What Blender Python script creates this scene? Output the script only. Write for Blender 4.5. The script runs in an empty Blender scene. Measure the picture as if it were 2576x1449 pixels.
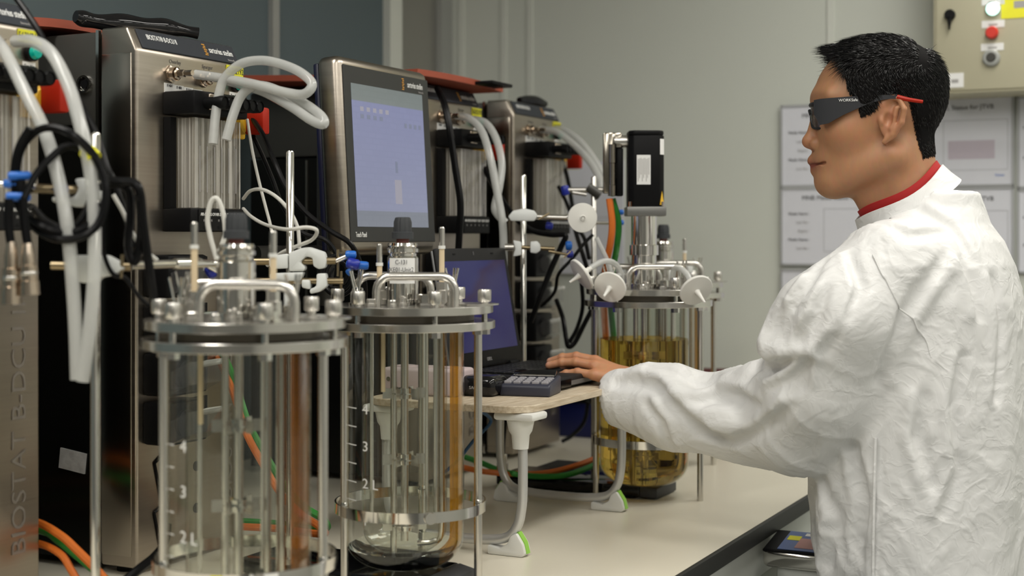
import bpy, bmesh, math, random
import numpy as np
from mathutils import Vector, Matrix

random.seed(7); RNG = np.random.default_rng(7)
SC = bpy.context.scene
COL = SC.collection

# ------------------------------------------------------------------ camera, light, exposure
F, CX, HY, H = 3578.0, 1288.0, 600.0, 1.435      # focal length in pixels, centre column, horizon row, eye height
cam_d = bpy.data.cameras.new('camera'); cam = bpy.data.objects.new('camera', cam_d); COL.objects.link(cam)
cam.location = (0, 0, H); cam.rotation_euler = (math.pi/2, 0, 0)
cam_d.sensor_width = 36.0; cam_d.lens = 36.0*F/2576.0; cam_d.shift_y = -(724.5-HY)/2576.0
cam_d.clip_start = 0.05; cam_d.clip_end = 60
cam_d.dof.use_dof = True; cam_d.dof.focus_distance = 2.45; cam_d.dof.aperture_fstop = 3.0
SC.camera = cam
w = bpy.data.worlds.new('world'); SC.world = w; w.use_nodes = True
w.node_tree.nodes['Background'].inputs[0].default_value = (0.75, 0.78, 0.8, 1)
w.node_tree.nodes['Background'].inputs[1].default_value = 0.15
SC.view_settings.view_transform = 'Standard'; SC.view_settings.look = 'None'
SC.view_settings.gamma = 1.0; SC.view_settings.use_curve_mapping = False
SC.view_settings.exposure = 0.0
LAMP = 14.5                                        # brightness of the ceiling lamps' diffusers
SC.cycles.use_denoising = True
SC.cycles.max_bounces = 9; SC.cycles.transparent_max_bounces = 32
SC.cycles.glossy_bounces = 4; SC.cycles.transmission_bounces = 8; SC.cycles.diffuse_bounces = 3
SC.cycles.use_adaptive_sampling = True; SC.cycles.adaptive_threshold = 0.03
SC.cycles.sample_clamp_indirect = 4.0; SC.cycles.use_light_tree = False

# ------------------------------------------------------------------ coordinates
ZB = 0.9                                          # bench top
FLOOR = -0.057
SU, CU = 0.4478, 0.8942                           # bench direction
PHI = math.atan2(CU, SU)
def P(px, py, d): return Vector(((px-CX)/F*d, d, H-(py-HY)/F*d))
def B(s, t, h=0.0): return Vector((0.585+SU*s-CU*t, 2.9+CU*s+SU*t, ZB+h))
def PT(px, py, t):                                # pixel on the plane at distance t behind the bench edge -> s, h
    a = (px-CX)/F; d = (t+0.7755)/(SU-CU*a)
    return d*(SU*a+CU)-2.855, H-(py-HY)/F*d-ZB
def PS(px, py, s):                                # pixel on a plane square to the bench -> t, h
    a = (px-CX)/F; d = (s+2.855)/(CU+SU*a)
    return d*(SU-CU*a)-0.7755, H-(py-HY)/F*d-ZB
def PZ(px, py, h=0.0):                            # pixel on a level plane
    d = F*(H-ZB-h)/(py-HY); return Vector(((px-CX)/F*d, d, ZB+h))

# ------------------------------------------------------------------ materials
M = {}
def nodes(name):
    m = bpy.data.materials.new(name); m.use_nodes = True; M[name] = m
    nt = m.node_tree; return m, nt, nt.nodes['Principled BSDF']
def mat(name, col, rough=0.5, metal=0.0, var=0.06, scale=30.0, bump=0.0, bscale=None, stretch=(1,1,1), coat=0.0, spec=0.5, rvar=0.0, emit=None, estr=0.0, sss=0.0):
    m, nt, bs = nodes(name)
    L = nt.links.new; N = nt.nodes.new
    bs.inputs['Roughness'].default_value = rough; bs.inputs['Metallic'].default_value = metal
    bs.inputs['Coat Weight'].default_value = coat; bs.inputs['Specular IOR Level'].default_value = spec
    tc = N('ShaderNodeTexCoord'); mp = N('ShaderNodeMapping'); mp.inputs['Scale'].default_value = stretch
    L(tc.outputs['Object'], mp.inputs['Vector'])
    nz = N('ShaderNodeTexNoise'); nz.inputs['Scale'].default_value = scale; nz.inputs['Detail'].default_value = 4
    L(mp.outputs[0], nz.inputs['Vector'])
    mx = N('ShaderNodeMix'); mx.data_type = 'RGBA'
    c = Vector(col)
    mx.inputs[6].default_value = (*(c*(1-var)), 1); mx.inputs[7].default_value = (*[min(1, x*(1+var)) for x in c], 1)
    L(nz.outputs['Fac'], mx.inputs[0]); L(mx.outputs[2], bs.inputs['Base Color'])
    if rvar:
        mr = N('ShaderNodeMapRange'); mr.inputs[3].default_value = max(0.02, rough-rvar); mr.inputs[4].default_value = rough+rvar
        L(nz.outputs['Fac'], mr.inputs[0]); L(mr.outputs[0], bs.inputs['Roughness'])
    if bump:
        b = N('ShaderNodeBump'); b.inputs['Strength'].default_value = bump; b.inputs['Distance'].default_value = 0.002
        src = nz
        if bscale:
            src = N('ShaderNodeTexNoise'); src.inputs['Scale'].default_value = bscale; src.inputs['Detail'].default_value = 3
            L(mp.outputs[0], src.inputs['Vector'])
        L(src.outputs['Fac'], b.inputs['Height']); L(b.outputs[0], bs.inputs['Normal'])
    if emit:
        bs.inputs['Emission Color'].default_value = (*emit, 1); bs.inputs['Emission Strength'].default_value = estr
    if sss:
        bs.inputs['Subsurface Weight'].default_value = sss; bs.inputs['Subsurface Radius'].default_value = (0.012, 0.005, 0.003); bs.inputs['Subsurface Scale'].default_value = 1.0
    return m
def thin(name, col, rough=0.03, fres=1.45, haze=0.0, hazecol=(0.8, 0.8, 0.8), gl=1.0, streak=False, hv=0.3):
    """clear sheet: see-through, tinted, with a fresnel gloss and a little milky haze"""
    m, nt, bs = nodes(name); nt.nodes.remove(bs)
    L = nt.links.new; N = nt.nodes.new; out = nt.nodes['Material Output']
    tr = N('ShaderNodeBsdfTransparent'); tr.inputs[0].default_value = (*col, 1)
    g = N('ShaderNodeBsdfGlossy'); g.inputs['Roughness'].default_value = rough; g.inputs[0].default_value = (gl, gl, gl, 1)
    lw = N('ShaderNodeLayerWeight'); lw.inputs[0].default_value = 0.5
    pw = N('ShaderNodeMath'); pw.operation = 'POWER'; pw.inputs[1].default_value = 4.0; L(lw.outputs['Facing'], pw.inputs[0])
    fr = N('ShaderNodeMath'); fr.operation = 'MULTIPLY_ADD'; fr.inputs[1].default_value = 0.75; fr.inputs[2].default_value = ((fres-1)/(fres+1))**2; L(pw.outputs[0], fr.inputs[0])
    nz = N('ShaderNodeTexNoise'); nz.inputs['Scale'].default_value = 18
    d = N('ShaderNodeBsdfDiffuse'); d.inputs[0].default_value = (*hazecol, 1)
    mr = N('ShaderNodeMapRange'); mr.inputs[3].default_value = haze*(1-hv); mr.inputs[4].default_value = haze*(1+hv)
    if streak:
        tc = N('ShaderNodeTexCoord'); mp = N('ShaderNodeMapping'); mp.inputs['Scale'].default_value = (220, 220, 1.2); nz.inputs['Scale'].default_value = 1.0
        L(tc.outputs['Object'], mp.inputs[0]); L(mp.outputs[0], nz.inputs['Vector']); mr.inputs[1].default_value = 0.42; mr.inputs[2].default_value = 0.62; mr.clamp = True
    L(nz.outputs['Fac'], mr.inputs[0])
    mh = N('ShaderNodeMixShader'); L(mr.outputs[0], mh.inputs[0]); L(tr.outputs[0], mh.inputs[1]); L(d.outputs[0], mh.inputs[2])
    ms = N('ShaderNodeMixShader'); L(fr.outputs[0], ms.inputs[0]); L(mh.outputs[0], ms.inputs[1]); L(g.outputs[0], ms.inputs[2])
    L(ms.outputs[0], out.inputs[0]); return m

mat('wall', (0.64, 0.665, 0.605), 0.6, var=0.02, scale=3)
mat('wall_strip', (0.69, 0.71, 0.65), 0.5, var=0.02)
mat('ceil', (0.75, 0.75, 0.72), 0.7, var=0.02)
mat('floor', (0.30, 0.31, 0.29), 0.35, var=0.08, scale=6)
mat('farwall', (0.52, 0.52, 0.48), 0.6, var=0.03, scale=3)
mat('darkwall', (0.16, 0.16, 0.15), 0.6, var=0.03, scale=3)
mat('shell_navy', (0.008, 0.010, 0.035), 0.4, var=0.05)
mat('pane', (0.105, 0.138, 0.150), 0.35, var=0.15, scale=1.5, spec=0.3)
mat('alu', (0.62, 0.61, 0.58), 0.35, 0.9, var=0.03)
mat('frame_grey', (0.35, 0.36, 0.34), 0.45, 0.1, var=0.03)
mat('column_steel', (0.45, 0.44, 0.41), 0.35, 0.9, var=0.08, scale=4, stretch=(1, 1, 0.1))
mat('bench', (0.80, 0.75, 0.62), 0.32, var=0.02, scale=4, coat=0.0)
mat('edge_dark', (0.022, 0.023, 0.021), 0.5, var=0.1, spec=0.3)
mat('apron', (0.62, 0.64, 0.60), 0.5, var=0.03)
mat('steel', (0.415, 0.37, 0.315), 0.30, 1.0, var=0.10, scale=9, stretch=(0.3, 0.3, 26), rvar=0.06, bump=0.05)
mat('steel_side', (0.40, 0.36, 0.31), 0.20, 1.0, var=0.16, scale=5, stretch=(6, 6, 0.15), rvar=0.05)
mat('chrome', (0.78, 0.76, 0.72), 0.10, 1.0, var=0.03)
mat('satin', (0.68, 0.66, 0.62), 0.27, 1.0, var=0.05, scale=60)
mat('plug_metal', (0.36, 0.33, 0.28), 0.18, 1.0, var=0.2, scale=25)
mat('flange', (0.72, 0.70, 0.66), 0.20, 1.0, var=0.08, scale=14)  # faint tone patches painted in to suggest reflected surroundings
mat('brass', (0.34, 0.27, 0.165), 0.28, 1.0, var=0.1)
mat('nickel', (0.62, 0.52, 0.42), 0.2, 1.0, var=0.06)
mat('dark_side', (0.006, 0.006, 0.005), 0.22, var=0.2, scale=5, spec=0.22)
mat('hood', (0.050, 0.049, 0.043), 0.45, 0.2, var=0.10, scale=3)
mat('black', (0.007, 0.007, 0.0075), 0.40, var=0.15, spec=0.12)
mat('black_gloss', (0.005, 0.005, 0.006), 0.10, var=0.1, spec=0.45)
mat('black_matte', (0.010, 0.010, 0.010), 0.65, var=0.2, spec=0.2)
mat('cable', (0.005, 0.005, 0.0055), 0.30, var=0.1, spec=0.14)
mat('knob_grey', (0.045, 0.048, 0.052), 0.5, var=0.15, spec=0.3)
mat('nameplate', (0.036, 0.040, 0.048), 0.55, var=0.04, spec=0.25)
mat('bezel', (0.042, 0.043, 0.041), 0.5, var=0.05, spec=0.3)
mat('print_white', (0.85, 0.85, 0.83), 0.6, var=0.02)
mat('print_dark', (0.03, 0.03, 0.035), 0.6, var=0.02)
mat('print_grey', (0.35, 0.34, 0.33), 0.6, var=0.02)
mat('orange_print', (0.75, 0.36, 0.05), 0.5, var=0.1)
mat('white_label', (0.80, 0.80, 0.78), 0.6, var=0.02)
mat('yellow', (0.80, 0.76, 0.02), 0.5, var=0.05)
mat('yellow_plate', (0.75, 0.45, 0.03), 0.4, var=0.05)
mat('red', (0.38, 0.016, 0.004), 0.45, var=0.06, spec=0.25)
mat('green_lamp', (0.0, 0.32, 0.25), 0.15, var=0.05, emit=(0, 0.5, 0.38), estr=0.15)
mat('orange_sheet', (0.36, 0.075, 0.038), 0.55, var=0.12, scale=12)
mat('white_plastic', (0.70, 0.72, 0.70), 0.35, var=0.03)
mat('white_satin', (0.78, 0.78, 0.74), 0.4, var=0.02)
mat('lime', (0.30, 0.62, 0.08), 0.4, var=0.03)
mat('leg_silver', (0.62, 0.62, 0.61), 0.38, 0.6, var=0.03)
mat('blue_plastic', (0.015, 0.14, 0.55), 0.35, var=0.08)
mat('crate_blue', (0.006, 0.012, 0.11), 0.45, var=0.08)
mat('plate_grey', (0.22, 0.22, 0.21), 0.4, 0.7, var=0.05)
mat('deep_blue', (0.012, 0.025, 0.30), 0.35, var=0.08)
mat('cable_orange', (0.70, 0.17, 0.02), 0.45, var=0.05)
mat('cable_green', (0.03, 0.27, 0.035), 0.45, var=0.05)
mat('cable_white', (0.66, 0.65, 0.60), 0.5, var=0.04)
mat('cable_blue', (0.03, 0.10, 0.22), 0.45, var=0.05)
mat('cream', (0.72, 0.58, 0.38), 0.45, var=0.05)
mat('pinkbox', (0.55, 0.45, 0.46), 0.5, var=0.03)
mat('lap_black', (0.012, 0.012, 0.0125), 0.5, var=0.1, scale=300, spec=0.3)
mat('lap_side', (0.26, 0.26, 0.26), 0.4, 0.6, var=0.1)
mat('keycap', (0.008, 0.008, 0.0085), 0.45, var=0.1, spec=0.3)
mat('calc', (0.030, 0.032, 0.050), 0.45, var=0.06)
mat('calc_key', (0.30, 0.29, 0.31), 0.5, var=0.05)
mat('paper', (0.72, 0.73, 0.79), 0.5, var=0.02)
mat('paper_frame', (0.42, 0.43, 0.44), 0.5, var=0.03)
mat('pink_print', (0.56, 0.50, 0.57), 0.6, var=0.02)
mat('blue_print', (0.10, 0.22, 0.62), 0.6, var=0.02)
mat('cabinet', (0.53, 0.50, 0.36), 0.5, var=0.02)
mat('scale_blue', (0.10, 0.15, 0.34), 0.4, var=0.05)
mat('scale_pink', (0.50, 0.26, 0.24), 0.5, var=0.04)
mat('filter_white', (0.80, 0.79, 0.74), 0.45, var=0.03, sss=0.0)
mat('rust', (0.10, 0.02, 0.012), 0.5, var=0.1)
mat('foil', (0.75, 0.75, 0.75), 0.3, 0.25, var=0.3, scale=60, bump=0.8)
mat('green_glow', (0.7, 1, 0.9), 0.3, emit=(0.55, 1.0, 0.85), estr=2.0)
mat('red_button', (0.62, 0.03, 0.015), 0.3, var=0.05)
mat('maroon', (0.10, 0.02, 0.02), 0.5)
mat('box_grey', (0.40, 0.40, 0.38), 0.5)
mat('lamp_diffuser', (0.9, 0.9, 0.88), 0.5, emit=(1.0, 0.965, 0.90), estr=LAMP)
thin('glass', (0.955, 0.965, 0.945), 0.02, 1.42)
thin('acrylic', (0.86, 0.85, 0.82), 0.06, 1.45, haze=0.28, hazecol=(0.86, 0.83, 0.77), streak=True, hv=0.85)  # pale streaked haze puts reflected light into the slab's colour
thin('tube_clear', (0.86, 0.85, 0.82), 0.08, 1.45, haze=0.30, hazecol=(0.85, 0.83, 0.78))
thin('silicone', (0.80, 0.80, 0.78), 0.16, 1.45, haze=0.50, hazecol=(0.76, 0.77, 0.75), hv=0.05)
thin('plastic_cover', (0.80, 0.80, 0.80), 0.06, 1.5, haze=0.05)
thin('amber_film', (0.62, 0.34, 0.065), 0.04, 1.4, haze=0.25, hazecol=(0.46, 0.19, 0.02))
thin('amber_yellow', (0.84, 0.58, 0.14), 0.04, 1.4, haze=0.26, hazecol=(0.66, 0.38, 0.04))
thin('lens', (0.35, 0.36, 0.40), 0.03, 1.6, haze=0.05)

# ply edge of the little table
m, nt, bs = nodes('plywood'); L = nt.links.new; N = nt.nodes.new
tc = N('ShaderNodeTexCoord'); wv = N('ShaderNodeTexNoise'); mp = N('ShaderNodeMapping'); mp.inputs['Scale'].default_value = (6, 60, 60)
wv.inputs['Scale'].default_value = 3; wv.inputs['Detail'].default_value = 6
L(tc.outputs['Object'], mp.inputs[0]); L(mp.outputs[0], wv.inputs[0])
cr = N('ShaderNodeValToRGB'); cr.color_ramp.elements[0].color = (0.46, 0.36, 0.24, 1); cr.color_ramp.elements[1].color = (0.70, 0.61, 0.47, 1)
cr.color_ramp.elements[0].position = 0.3; cr.color_ramp.elements[1].position = 0.7
L(wv.outputs['Fac'], cr.inputs[0]); L(cr.outputs[0], bs.inputs['Base Color']); bs.inputs['Roughness'].default_value = 0.5

m, nt, bs = nodes('glass_solid'); nt.nodes.remove(bs); g = nt.nodes.new('ShaderNodeBsdfGlass'); g.inputs['IOR'].default_value = 1.45; g.inputs['Roughness'].default_value = 0.0
nz = nt.nodes.new('ShaderNodeTexNoise'); nz.inputs['Scale'].default_value = 4; cr = nt.nodes.new('ShaderNodeValToRGB'); cr.color_ramp.elements[0].color = (0.93, 0.95, 0.93, 1); cr.color_ramp.elements[1].color = (0.97, 0.98, 0.97, 1)
nt.links.new(nz.outputs['Fac'], cr.inputs[0]); nt.links.new(cr.outputs[0], g.inputs['Color']); nt.links.new(g.outputs[0], nt.nodes['Material Output'].inputs[0])
mat('gasket', (0.10, 0.085, 0.06), 0.4, var=0.1)
# amber liquid, truly refracting
m, nt, bs = nodes('medium'); nt.nodes.remove(bs); N = nt.nodes.new; L = nt.links.new
g = N('ShaderNodeBsdfGlass'); g.inputs['IOR'].default_value = 1.33; g.inputs['Roughness'].default_value = 0.0
nz = N('ShaderNodeTexNoise'); nz.inputs['Scale'].default_value = 3
cr = N('ShaderNodeValToRGB'); cr.color_ramp.elements[0].color = (0.80, 0.64, 0.26, 1); cr.color_ramp.elements[1].color = (0.86, 0.72, 0.36, 1)
L(nz.outputs['Fac'], cr.inputs[0]); L(cr.outputs[0], g.inputs['Color']); L(g.outputs[0], nt.nodes['Material Output'].inputs[0])

# screens (they give off light)
def screen_mat(name, stops, strength, noise=0.0, axis=2, diag=False):
    m, nt, bs = nodes(name); N = nt.nodes.new; L = nt.links.new
    tc = N('ShaderNodeTexCoord'); sp = N('ShaderNodeSeparateXYZ'); L(tc.outputs['Generated'], sp.inputs[0])
    cr = N('ShaderNodeValToRGB'); e = cr.color_ramp.elements
    for i, (p, c) in enumerate(stops):
        if i < 2: e[i].position = p; e[i].color = (*c, 1)
        else:
            q = e.new(p); q.color = (*c, 1)
    if diag:
        ad = N('ShaderNodeMath'); ad.operation = 'MULTIPLY_ADD'; ad.inputs[1].default_value = -0.5
        L(sp.outputs[0], ad.inputs[0]); L(sp.outputs[2], ad.inputs[2])
        nz = N('ShaderNodeTexNoise'); nz.inputs['Scale'].default_value = 2.0; L(tc.outputs['Generated'], nz.inputs[0])
        a2 = N('ShaderNodeMath'); a2.operation = 'MULTIPLY_ADD'; a2.inputs[1].default_value = 0.5; L(nz.outputs['Fac'], a2.inputs[0]); L(ad.outputs[0], a2.inputs[2])
        L(a2.outputs[0], cr.inputs[0])
    else: L(sp.outputs[axis], cr.inputs[0])
    src = cr.outputs[0]
    if noise:
        br = N('ShaderNodeTexBrick'); br.inputs['Scale'].default_value = 1.0; br.inputs['Brick Width'].default_value = 0.10; br.inputs['Row Height'].default_value = 0.042
        br.inputs['Mortar Size'].default_value = 0.006; br.inputs['Color1'].default_value = (1, 1, 1, 1); br.inputs['Color2'].default_value = (0.97, 0.97, 0.97, 1); br.inputs['Mortar'].default_value = (1-noise, 1-noise, 1-noise, 1)
        cb = N('ShaderNodeCombineXYZ'); L(sp.outputs[0], cb.inputs[0]); L(sp.outputs[2], cb.inputs[1]); L(cb.outputs[0], br.inputs['Vector'])
        mm = N('ShaderNodeMix'); mm.data_type = 'RGBA'; mm.blend_type = 'MULTIPLY'; mm.inputs[0].default_value = 1.0
        L(src, mm.inputs[6]); L(br.outputs['Color'], mm.inputs[7]); src = mm.outputs[2]
    bs.inputs['Base Color'].default_value = (0.02, 0.02, 0.025, 1); bs.inputs['Roughness'].default_value = 0.22; bs.inputs['Specular IOR Level'].default_value = 0.25
    L(src, bs.inputs['Emission Color']); bs.inputs['Emission Strength'].default_value = strength
lav = (0.25, 0.27, 0.42)
screen_mat('touch_screen', [(0.0, (0.24, 0.26, 0.30)), (0.11, (0.24, 0.26, 0.30)), (0.115, (0.30, 0.32, 0.44)), (0.88, (0.26, 0.28, 0.45)), (0.885, (0.22, 0.25, 0.24)), (1.0, (0.20, 0.23, 0.22))], 0.82, noise=0.035)
screen_mat('laptop_screen', [(0.0, (0.040, 0.038, 0.16)), (0.35, (0.018, 0.014, 0.16)), (0.55, (0.040, 0.034, 0.16)), (0.75, (0.055, 0.03, 0.11)), (0.85, (0.038, 0.042, 0.20))], 0.42, diag=True)  # slanting blurred tones paint a reflection into the screen's glow

# tyvek coat
m, nt, bs = nodes('coat'); N = nt.nodes.new; L = nt.links.new
bs.inputs['Base Color'].default_value = (0.78, 0.78, 0.77, 1); bs.inputs['Roughness'].default_value = 0.5; bs.inputs['Specular IOR Level'].default_value = 0.35
tc = N('ShaderNodeTexCoord')
n0 = N('ShaderNodeTexNoise'); n0.inputs['Scale'].default_value = 4; n0.inputs['Detail'].default_value = 2; L(tc.outputs['Object'], n0.inputs[0])
ad = N('ShaderNodeVectorMath'); ad.operation = 'MULTIPLY_ADD'; ad.inputs[1].default_value = (0.10, 0.10, 0.10)
L(n0.outputs['Color'], ad.inputs[0]); L(tc.outputs['Object'], ad.inputs[2])
hs = []
for sc_, wt in ((7, 1.0), (17, 0.45), (42, 0.16)):
    v = N('ShaderNodeTexNoise'); v.inputs['Scale'].default_value = sc_; v.inputs['Detail'].default_value = 2; v.inputs['Distortion'].default_value = 0.6
    L(ad.outputs[0], v.inputs['Vector'])
    a = N('ShaderNodeMath'); a.operation = 'SUBTRACT'; a.inputs[1].default_value = 0.5; L(v.outputs['Fac'], a.inputs[0])
    b = N('ShaderNodeMath'); b.operation = 'ABSOLUTE'; L(a.outputs[0], b.inputs[0])
    r_ = N('ShaderNodeMapRange'); r_.interpolation_type = 'SMOOTHSTEP'; r_.inputs[1].default_value = 0.0; r_.inputs[2].default_value = 0.11; r_.inputs[3].default_value = 1.0; r_.inputs[4].default_value = 0.0
    L(b.outputs[0], r_.inputs[0])
    c = N('ShaderNodeMath'); c.operation = 'MULTIPLY'; c.inputs[1].default_value = wt; L(r_.outputs[0], c.inputs[0]); hs.append(c)
s1 = N('ShaderNodeMath'); L(hs[0].outputs[0], s1.inputs[0]); L(hs[1].outputs[0], s1.inputs[1])
s2 = N('ShaderNodeMath'); L(s1.outputs[0], s2.inputs[0]); L(hs[2].outputs[0], s2.inputs[1])
bp = N('ShaderNodeBump'); bp.inputs['Strength'].default_value = 0.45; bp.inputs['Distance'].default_value = 0.0032
L(s2.outputs[0], bp.inputs['Height']); L(bp.outputs[0], bs.inputs['Normal'])

# skin with its own colour layer (lips, ears, nails), plus nostril shade painted in
m, nt, bs = nodes('skin'); N = nt.nodes.new; L = nt.links.new
at = N('ShaderNodeAttribute'); at.attribute_name = 'tint'
nz = N('ShaderNodeTexNoise'); nz.inputs['Scale'].default_value = 90; nz.inputs['Detail'].default_value = 3
mx = N('ShaderNodeMix'); mx.data_type = 'RGBA'; mx.blend_type = 'MULTIPLY'; mx.inputs[0].default_value = 0.22
L(at.outputs['Color'], mx.inputs[6]); L(nz.outputs['Color'], mx.inputs[7]); L(mx.outputs[2], bs.inputs['Base Color'])
bs.inputs['Roughness'].default_value = 0.48; bs.inputs['Subsurface Weight'].default_value = 0.12
bs.inputs['Subsurface Radius'].default_value = (0.010, 0.004, 0.002); bs.inputs['Subsurface Scale'].default_value = 1.0
bp = N('ShaderNodeBump'); bp.inputs['Strength'].default_value = 0.10; bp.inputs['Distance'].default_value = 0.002; L(nz.outputs['Fac'], bp.inputs['Height']); L(bp.outputs[0], bs.inputs['Normal'])
mat('hair', (0.008, 0.0075, 0.0075), 0.28, var=0.3, scale=80)
mat('hair_cap', (0.006, 0.0055, 0.0055), 0.9, var=0.3, scale=80, spec=0.1)
mat('shirt_red', (0.42, 0.012, 0.012), 0.7, var=0.06)
mat('glasses_black', (0.016, 0.017, 0.021), 0.42, var=0.08)
mat('trousers', (0.03, 0.035, 0.05), 0.8, var=0.1)

# ------------------------------------------------------------------ mesh building
def catmull(pts, sub):
    pts = [Vector(p) for p in pts]
    if len(pts) < 3: return pts
    q = [pts[0]*2-pts[1]] + pts + [pts[-1]*2-pts[-2]]
    out = []
    for i in range(1, len(q)-2):
        a, b, c, d = q[i-1], q[i], q[i+1], q[i+2]
        for k in range(sub):
            t = k/sub
            out.append(0.5*((2*b)+(c-a)*t+(2*a-5*b+4*c-d)*t*t+(3*b-a-3*c+d)*t**3))
    out.append(pts[-1]); return out
class MB:
    def __init__(s): s.v = []; s.f = []
    def add(s, vs, fs):
        o = len(s.v); s.v += [tuple(v) for v in vs]; s.f += [tuple(i+o for i in f) for f in fs]; return s
    def box(s, c, size, mtx=None):
        x, y, z = [k/2 for k in size]; c = Vector(c)
        vs = [Vector((i*x, j*y, k*z)) for i in (-1, 1) for j in (-1, 1) for k in (-1, 1)]
        if mtx: vs = [mtx @ v for v in vs]
        return s.add([v+c for v in vs], [(0, 1, 3, 2), (4, 6, 7, 5), (0, 4, 5, 1), (2, 3, 7, 6), (0, 2, 6, 4), (1, 5, 7, 3)])
    def rbox(s, c, size, r, seg=2, mtx=None):
        bm = bmesh.new(); bmesh.ops.create_cube(bm, size=1)
        for v in bm.verts: v.co = Vector((v.co.x*size[0], v.co.y*size[1], v.co.z*size[2]))
        bmesh.ops.bevel(bm, geom=bm.edges[:], offset=r, segments=seg, profile=0.5, affect='EDGES')
        return s.frombm(bm, c, mtx)
    def frombm(s, bm, c=(0, 0, 0), mtx=None):
        bm.verts.index_update(); c = Vector(c)
        vs = [((mtx @ v.co) if mtx else v.co)+c for v in bm.verts]; fs = [[v.index for v in f.verts] for f in bm.faces]
        bm.free(); return s.add(vs, fs)
    def prism(s, poly, vec, bev=0.0, seg=2):
        poly = [Vector(p) for p in poly]; vec = Vector(vec); n = len(poly)
        bm = bmesh.new(); a = [bm.verts.new(p) for p in poly]; b = [bm.verts.new(p+vec) for p in poly]
        bm.faces.new(a); bm.faces.new(b[::-1])
        for i in range(n): bm.faces.new((a[i], b[i], b[(i+1) % n], a[(i+1) % n]))
        bmesh.ops.recalc_face_normals(bm, faces=bm.faces[:])
        if bev: bmesh.ops.bevel(bm, geom=bm.edges[:], offset=bev, segments=seg, profile=0.5, affect='EDGES', clamp_overlap=True)
        return s.frombm(bm)
    def frame(s, d):
        d = Vector(d).normalized(); u = d.orthogonal().normalized(); return u, d.cross(u)
    def cyl(s, p0, p1, r0, r1=None, n=16, caps=True):
        p0, p1 = Vector(p0), Vector(p1); r1 = r0 if r1 is None else r1; u, w_ = s.frame(p1-p0)
        ring = [(math.cos(2*math.pi*i/n), math.sin(2*math.pi*i/n)) for i in range(n)]
        vs = [p0+(u*a+w_*b)*r0 for a, b in ring]+[p1+(u*a+w_*b)*r1 for a, b in ring]
        fs = [(i, (i+1) % n, n+(i+1) % n, n+i) for i in range(n)]
        if caps: fs += [tuple(range(n))[::-1], tuple(range(n, 2*n))]
        return s.add(vs, fs)
    def lathe(s, prof, n=32, c=(0, 0, 0), axis=(0, 0, 1), a0=0.0, a1=None, closed=False):
        c = Vector(c); ax = Vector(axis).normalized()
        if abs(ax.z) > 0.999: u, w_ = Vector((1, 0, 0)), Vector((0, 1, 0)) if ax.z > 0 else Vector((0, -1, 0))
        else: u, w_ = s.frame(ax)
        full = a1 is None; a1 = a0+2*math.pi if full else a1; m_ = n if full else n+1; vs = []; fs = []
        for r, z in prof:
            for i in range(m_):
                a = a0+(a1-a0)*i/n; vs.append(c+ax*z+(u*math.cos(a)+w_*math.sin(a))*r)
        k = len(prof)
        for j in range(k if closed else k-1):
            for i in range(n):
                i2 = (i+1) % m_; j2 = (j+1) % k
                fs.append((j*m_+i, j*m_+i2, j2*m_+i2, j2*m_+i))
        if closed and not full:
            fs.append(tuple(j*m_ for j in range(k))); fs.append(tuple(j*m_+n for j in range(k))[::-1])
        return s.add(vs, fs)
    def tube(s, pts, r, n=8, sub=6, caps=True, smooth=True):
        pts = catmull(pts, sub) if smooth else [Vector(p) for p in pts]
        rr = r if callable(r) else (lambda t: r)
        vs = []; fs = []; prev = None; m_ = len(pts)
        for i, p in enumerate(pts):
            d = (pts[min(i+1, m_-1)]-pts[max(i-1, 0)])
            if d.length < 1e-9: d = Vector((0, 0, 1))
            d.normalize()
            if prev is None: u = d.orthogonal().normalized()
            else:
                u = prev-d*prev.dot(d)
                u = u.normalized() if u.length > 1e-6 else d.orthogonal().normalized()
            prev = u; w_ = d.cross(u); R_ = rr(i/(m_-1))
            vs += [p+(u*math.cos(2*math.pi*k/n)+w_*math.sin(2*math.pi*k/n))*R_ for k in range(n)]
        for i in range(m_-1):
            fs += [(i*n+k, i*n+(k+1) % n, (i+1)*n+(k+1) % n, (i+1)*n+k) for k in range(n)]
        if caps: fs += [tuple(range(n))[::-1], tuple(range((m_-1)*n, m_*n))]
        return s.add(vs, fs)
    def ball(s, c, r, n=14, m_=8):
        r = (r, r, r) if not hasattr(r, '__len__') else r; c = Vector(c); vs = []; fs = []
        for j in range(m_+1):
            th = math.pi*j/m_
            for i in range(n):
                a = 2*math.pi*i/n; vs.append(c+Vector((r[0]*math.sin(th)*math.cos(a), r[1]*math.sin(th)*math.sin(a), r[2]*math.cos(th))))
        for j in range(m_):
            for i in range(n): fs.append((j*n+i, (j+1)*n+i, (j+1)*n+(i+1) % n, j*n+(i+1) % n))
        return s.add(vs, fs)
    def build(s, name, material, parent=None, origin=None, sharp=32):
        vs = s.v
        if origin is not None: o = Vector(origin); vs = [(v[0]-o.x, v[1]-o.y, v[2]-o.z) for v in vs]
        me = bpy.data.meshes.new(name); me.from_pydata(vs, [], s.f)
        bm = bmesh.new(); bm.from_mesh(me); bmesh.ops.remove_doubles(bm, verts=bm.verts[:], dist=1e-6)
        bmesh.ops.recalc_face_normals(bm, faces=bm.faces[:]); bm.to_mesh(me); bm.free()
        me.polygons.foreach_set('use_smooth', [True]*len(me.polygons))
        me.set_sharp_from_angle(angle=math.radians(sharp))
        me.materials.append(M[material]); ob = bpy.data.objects.new(name, me); COL.objects.link(ob)
        if origin is not None: ob.location = origin
        if parent: ob.parent = parent
        return ob
def tag(o, label=None, cat=None, group=None, kind=None):
    if label: o['label'] = label
    if cat: o['category'] = cat
    if group: o['group'] = group
    if kind: o['kind'] = kind
    return o
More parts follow.
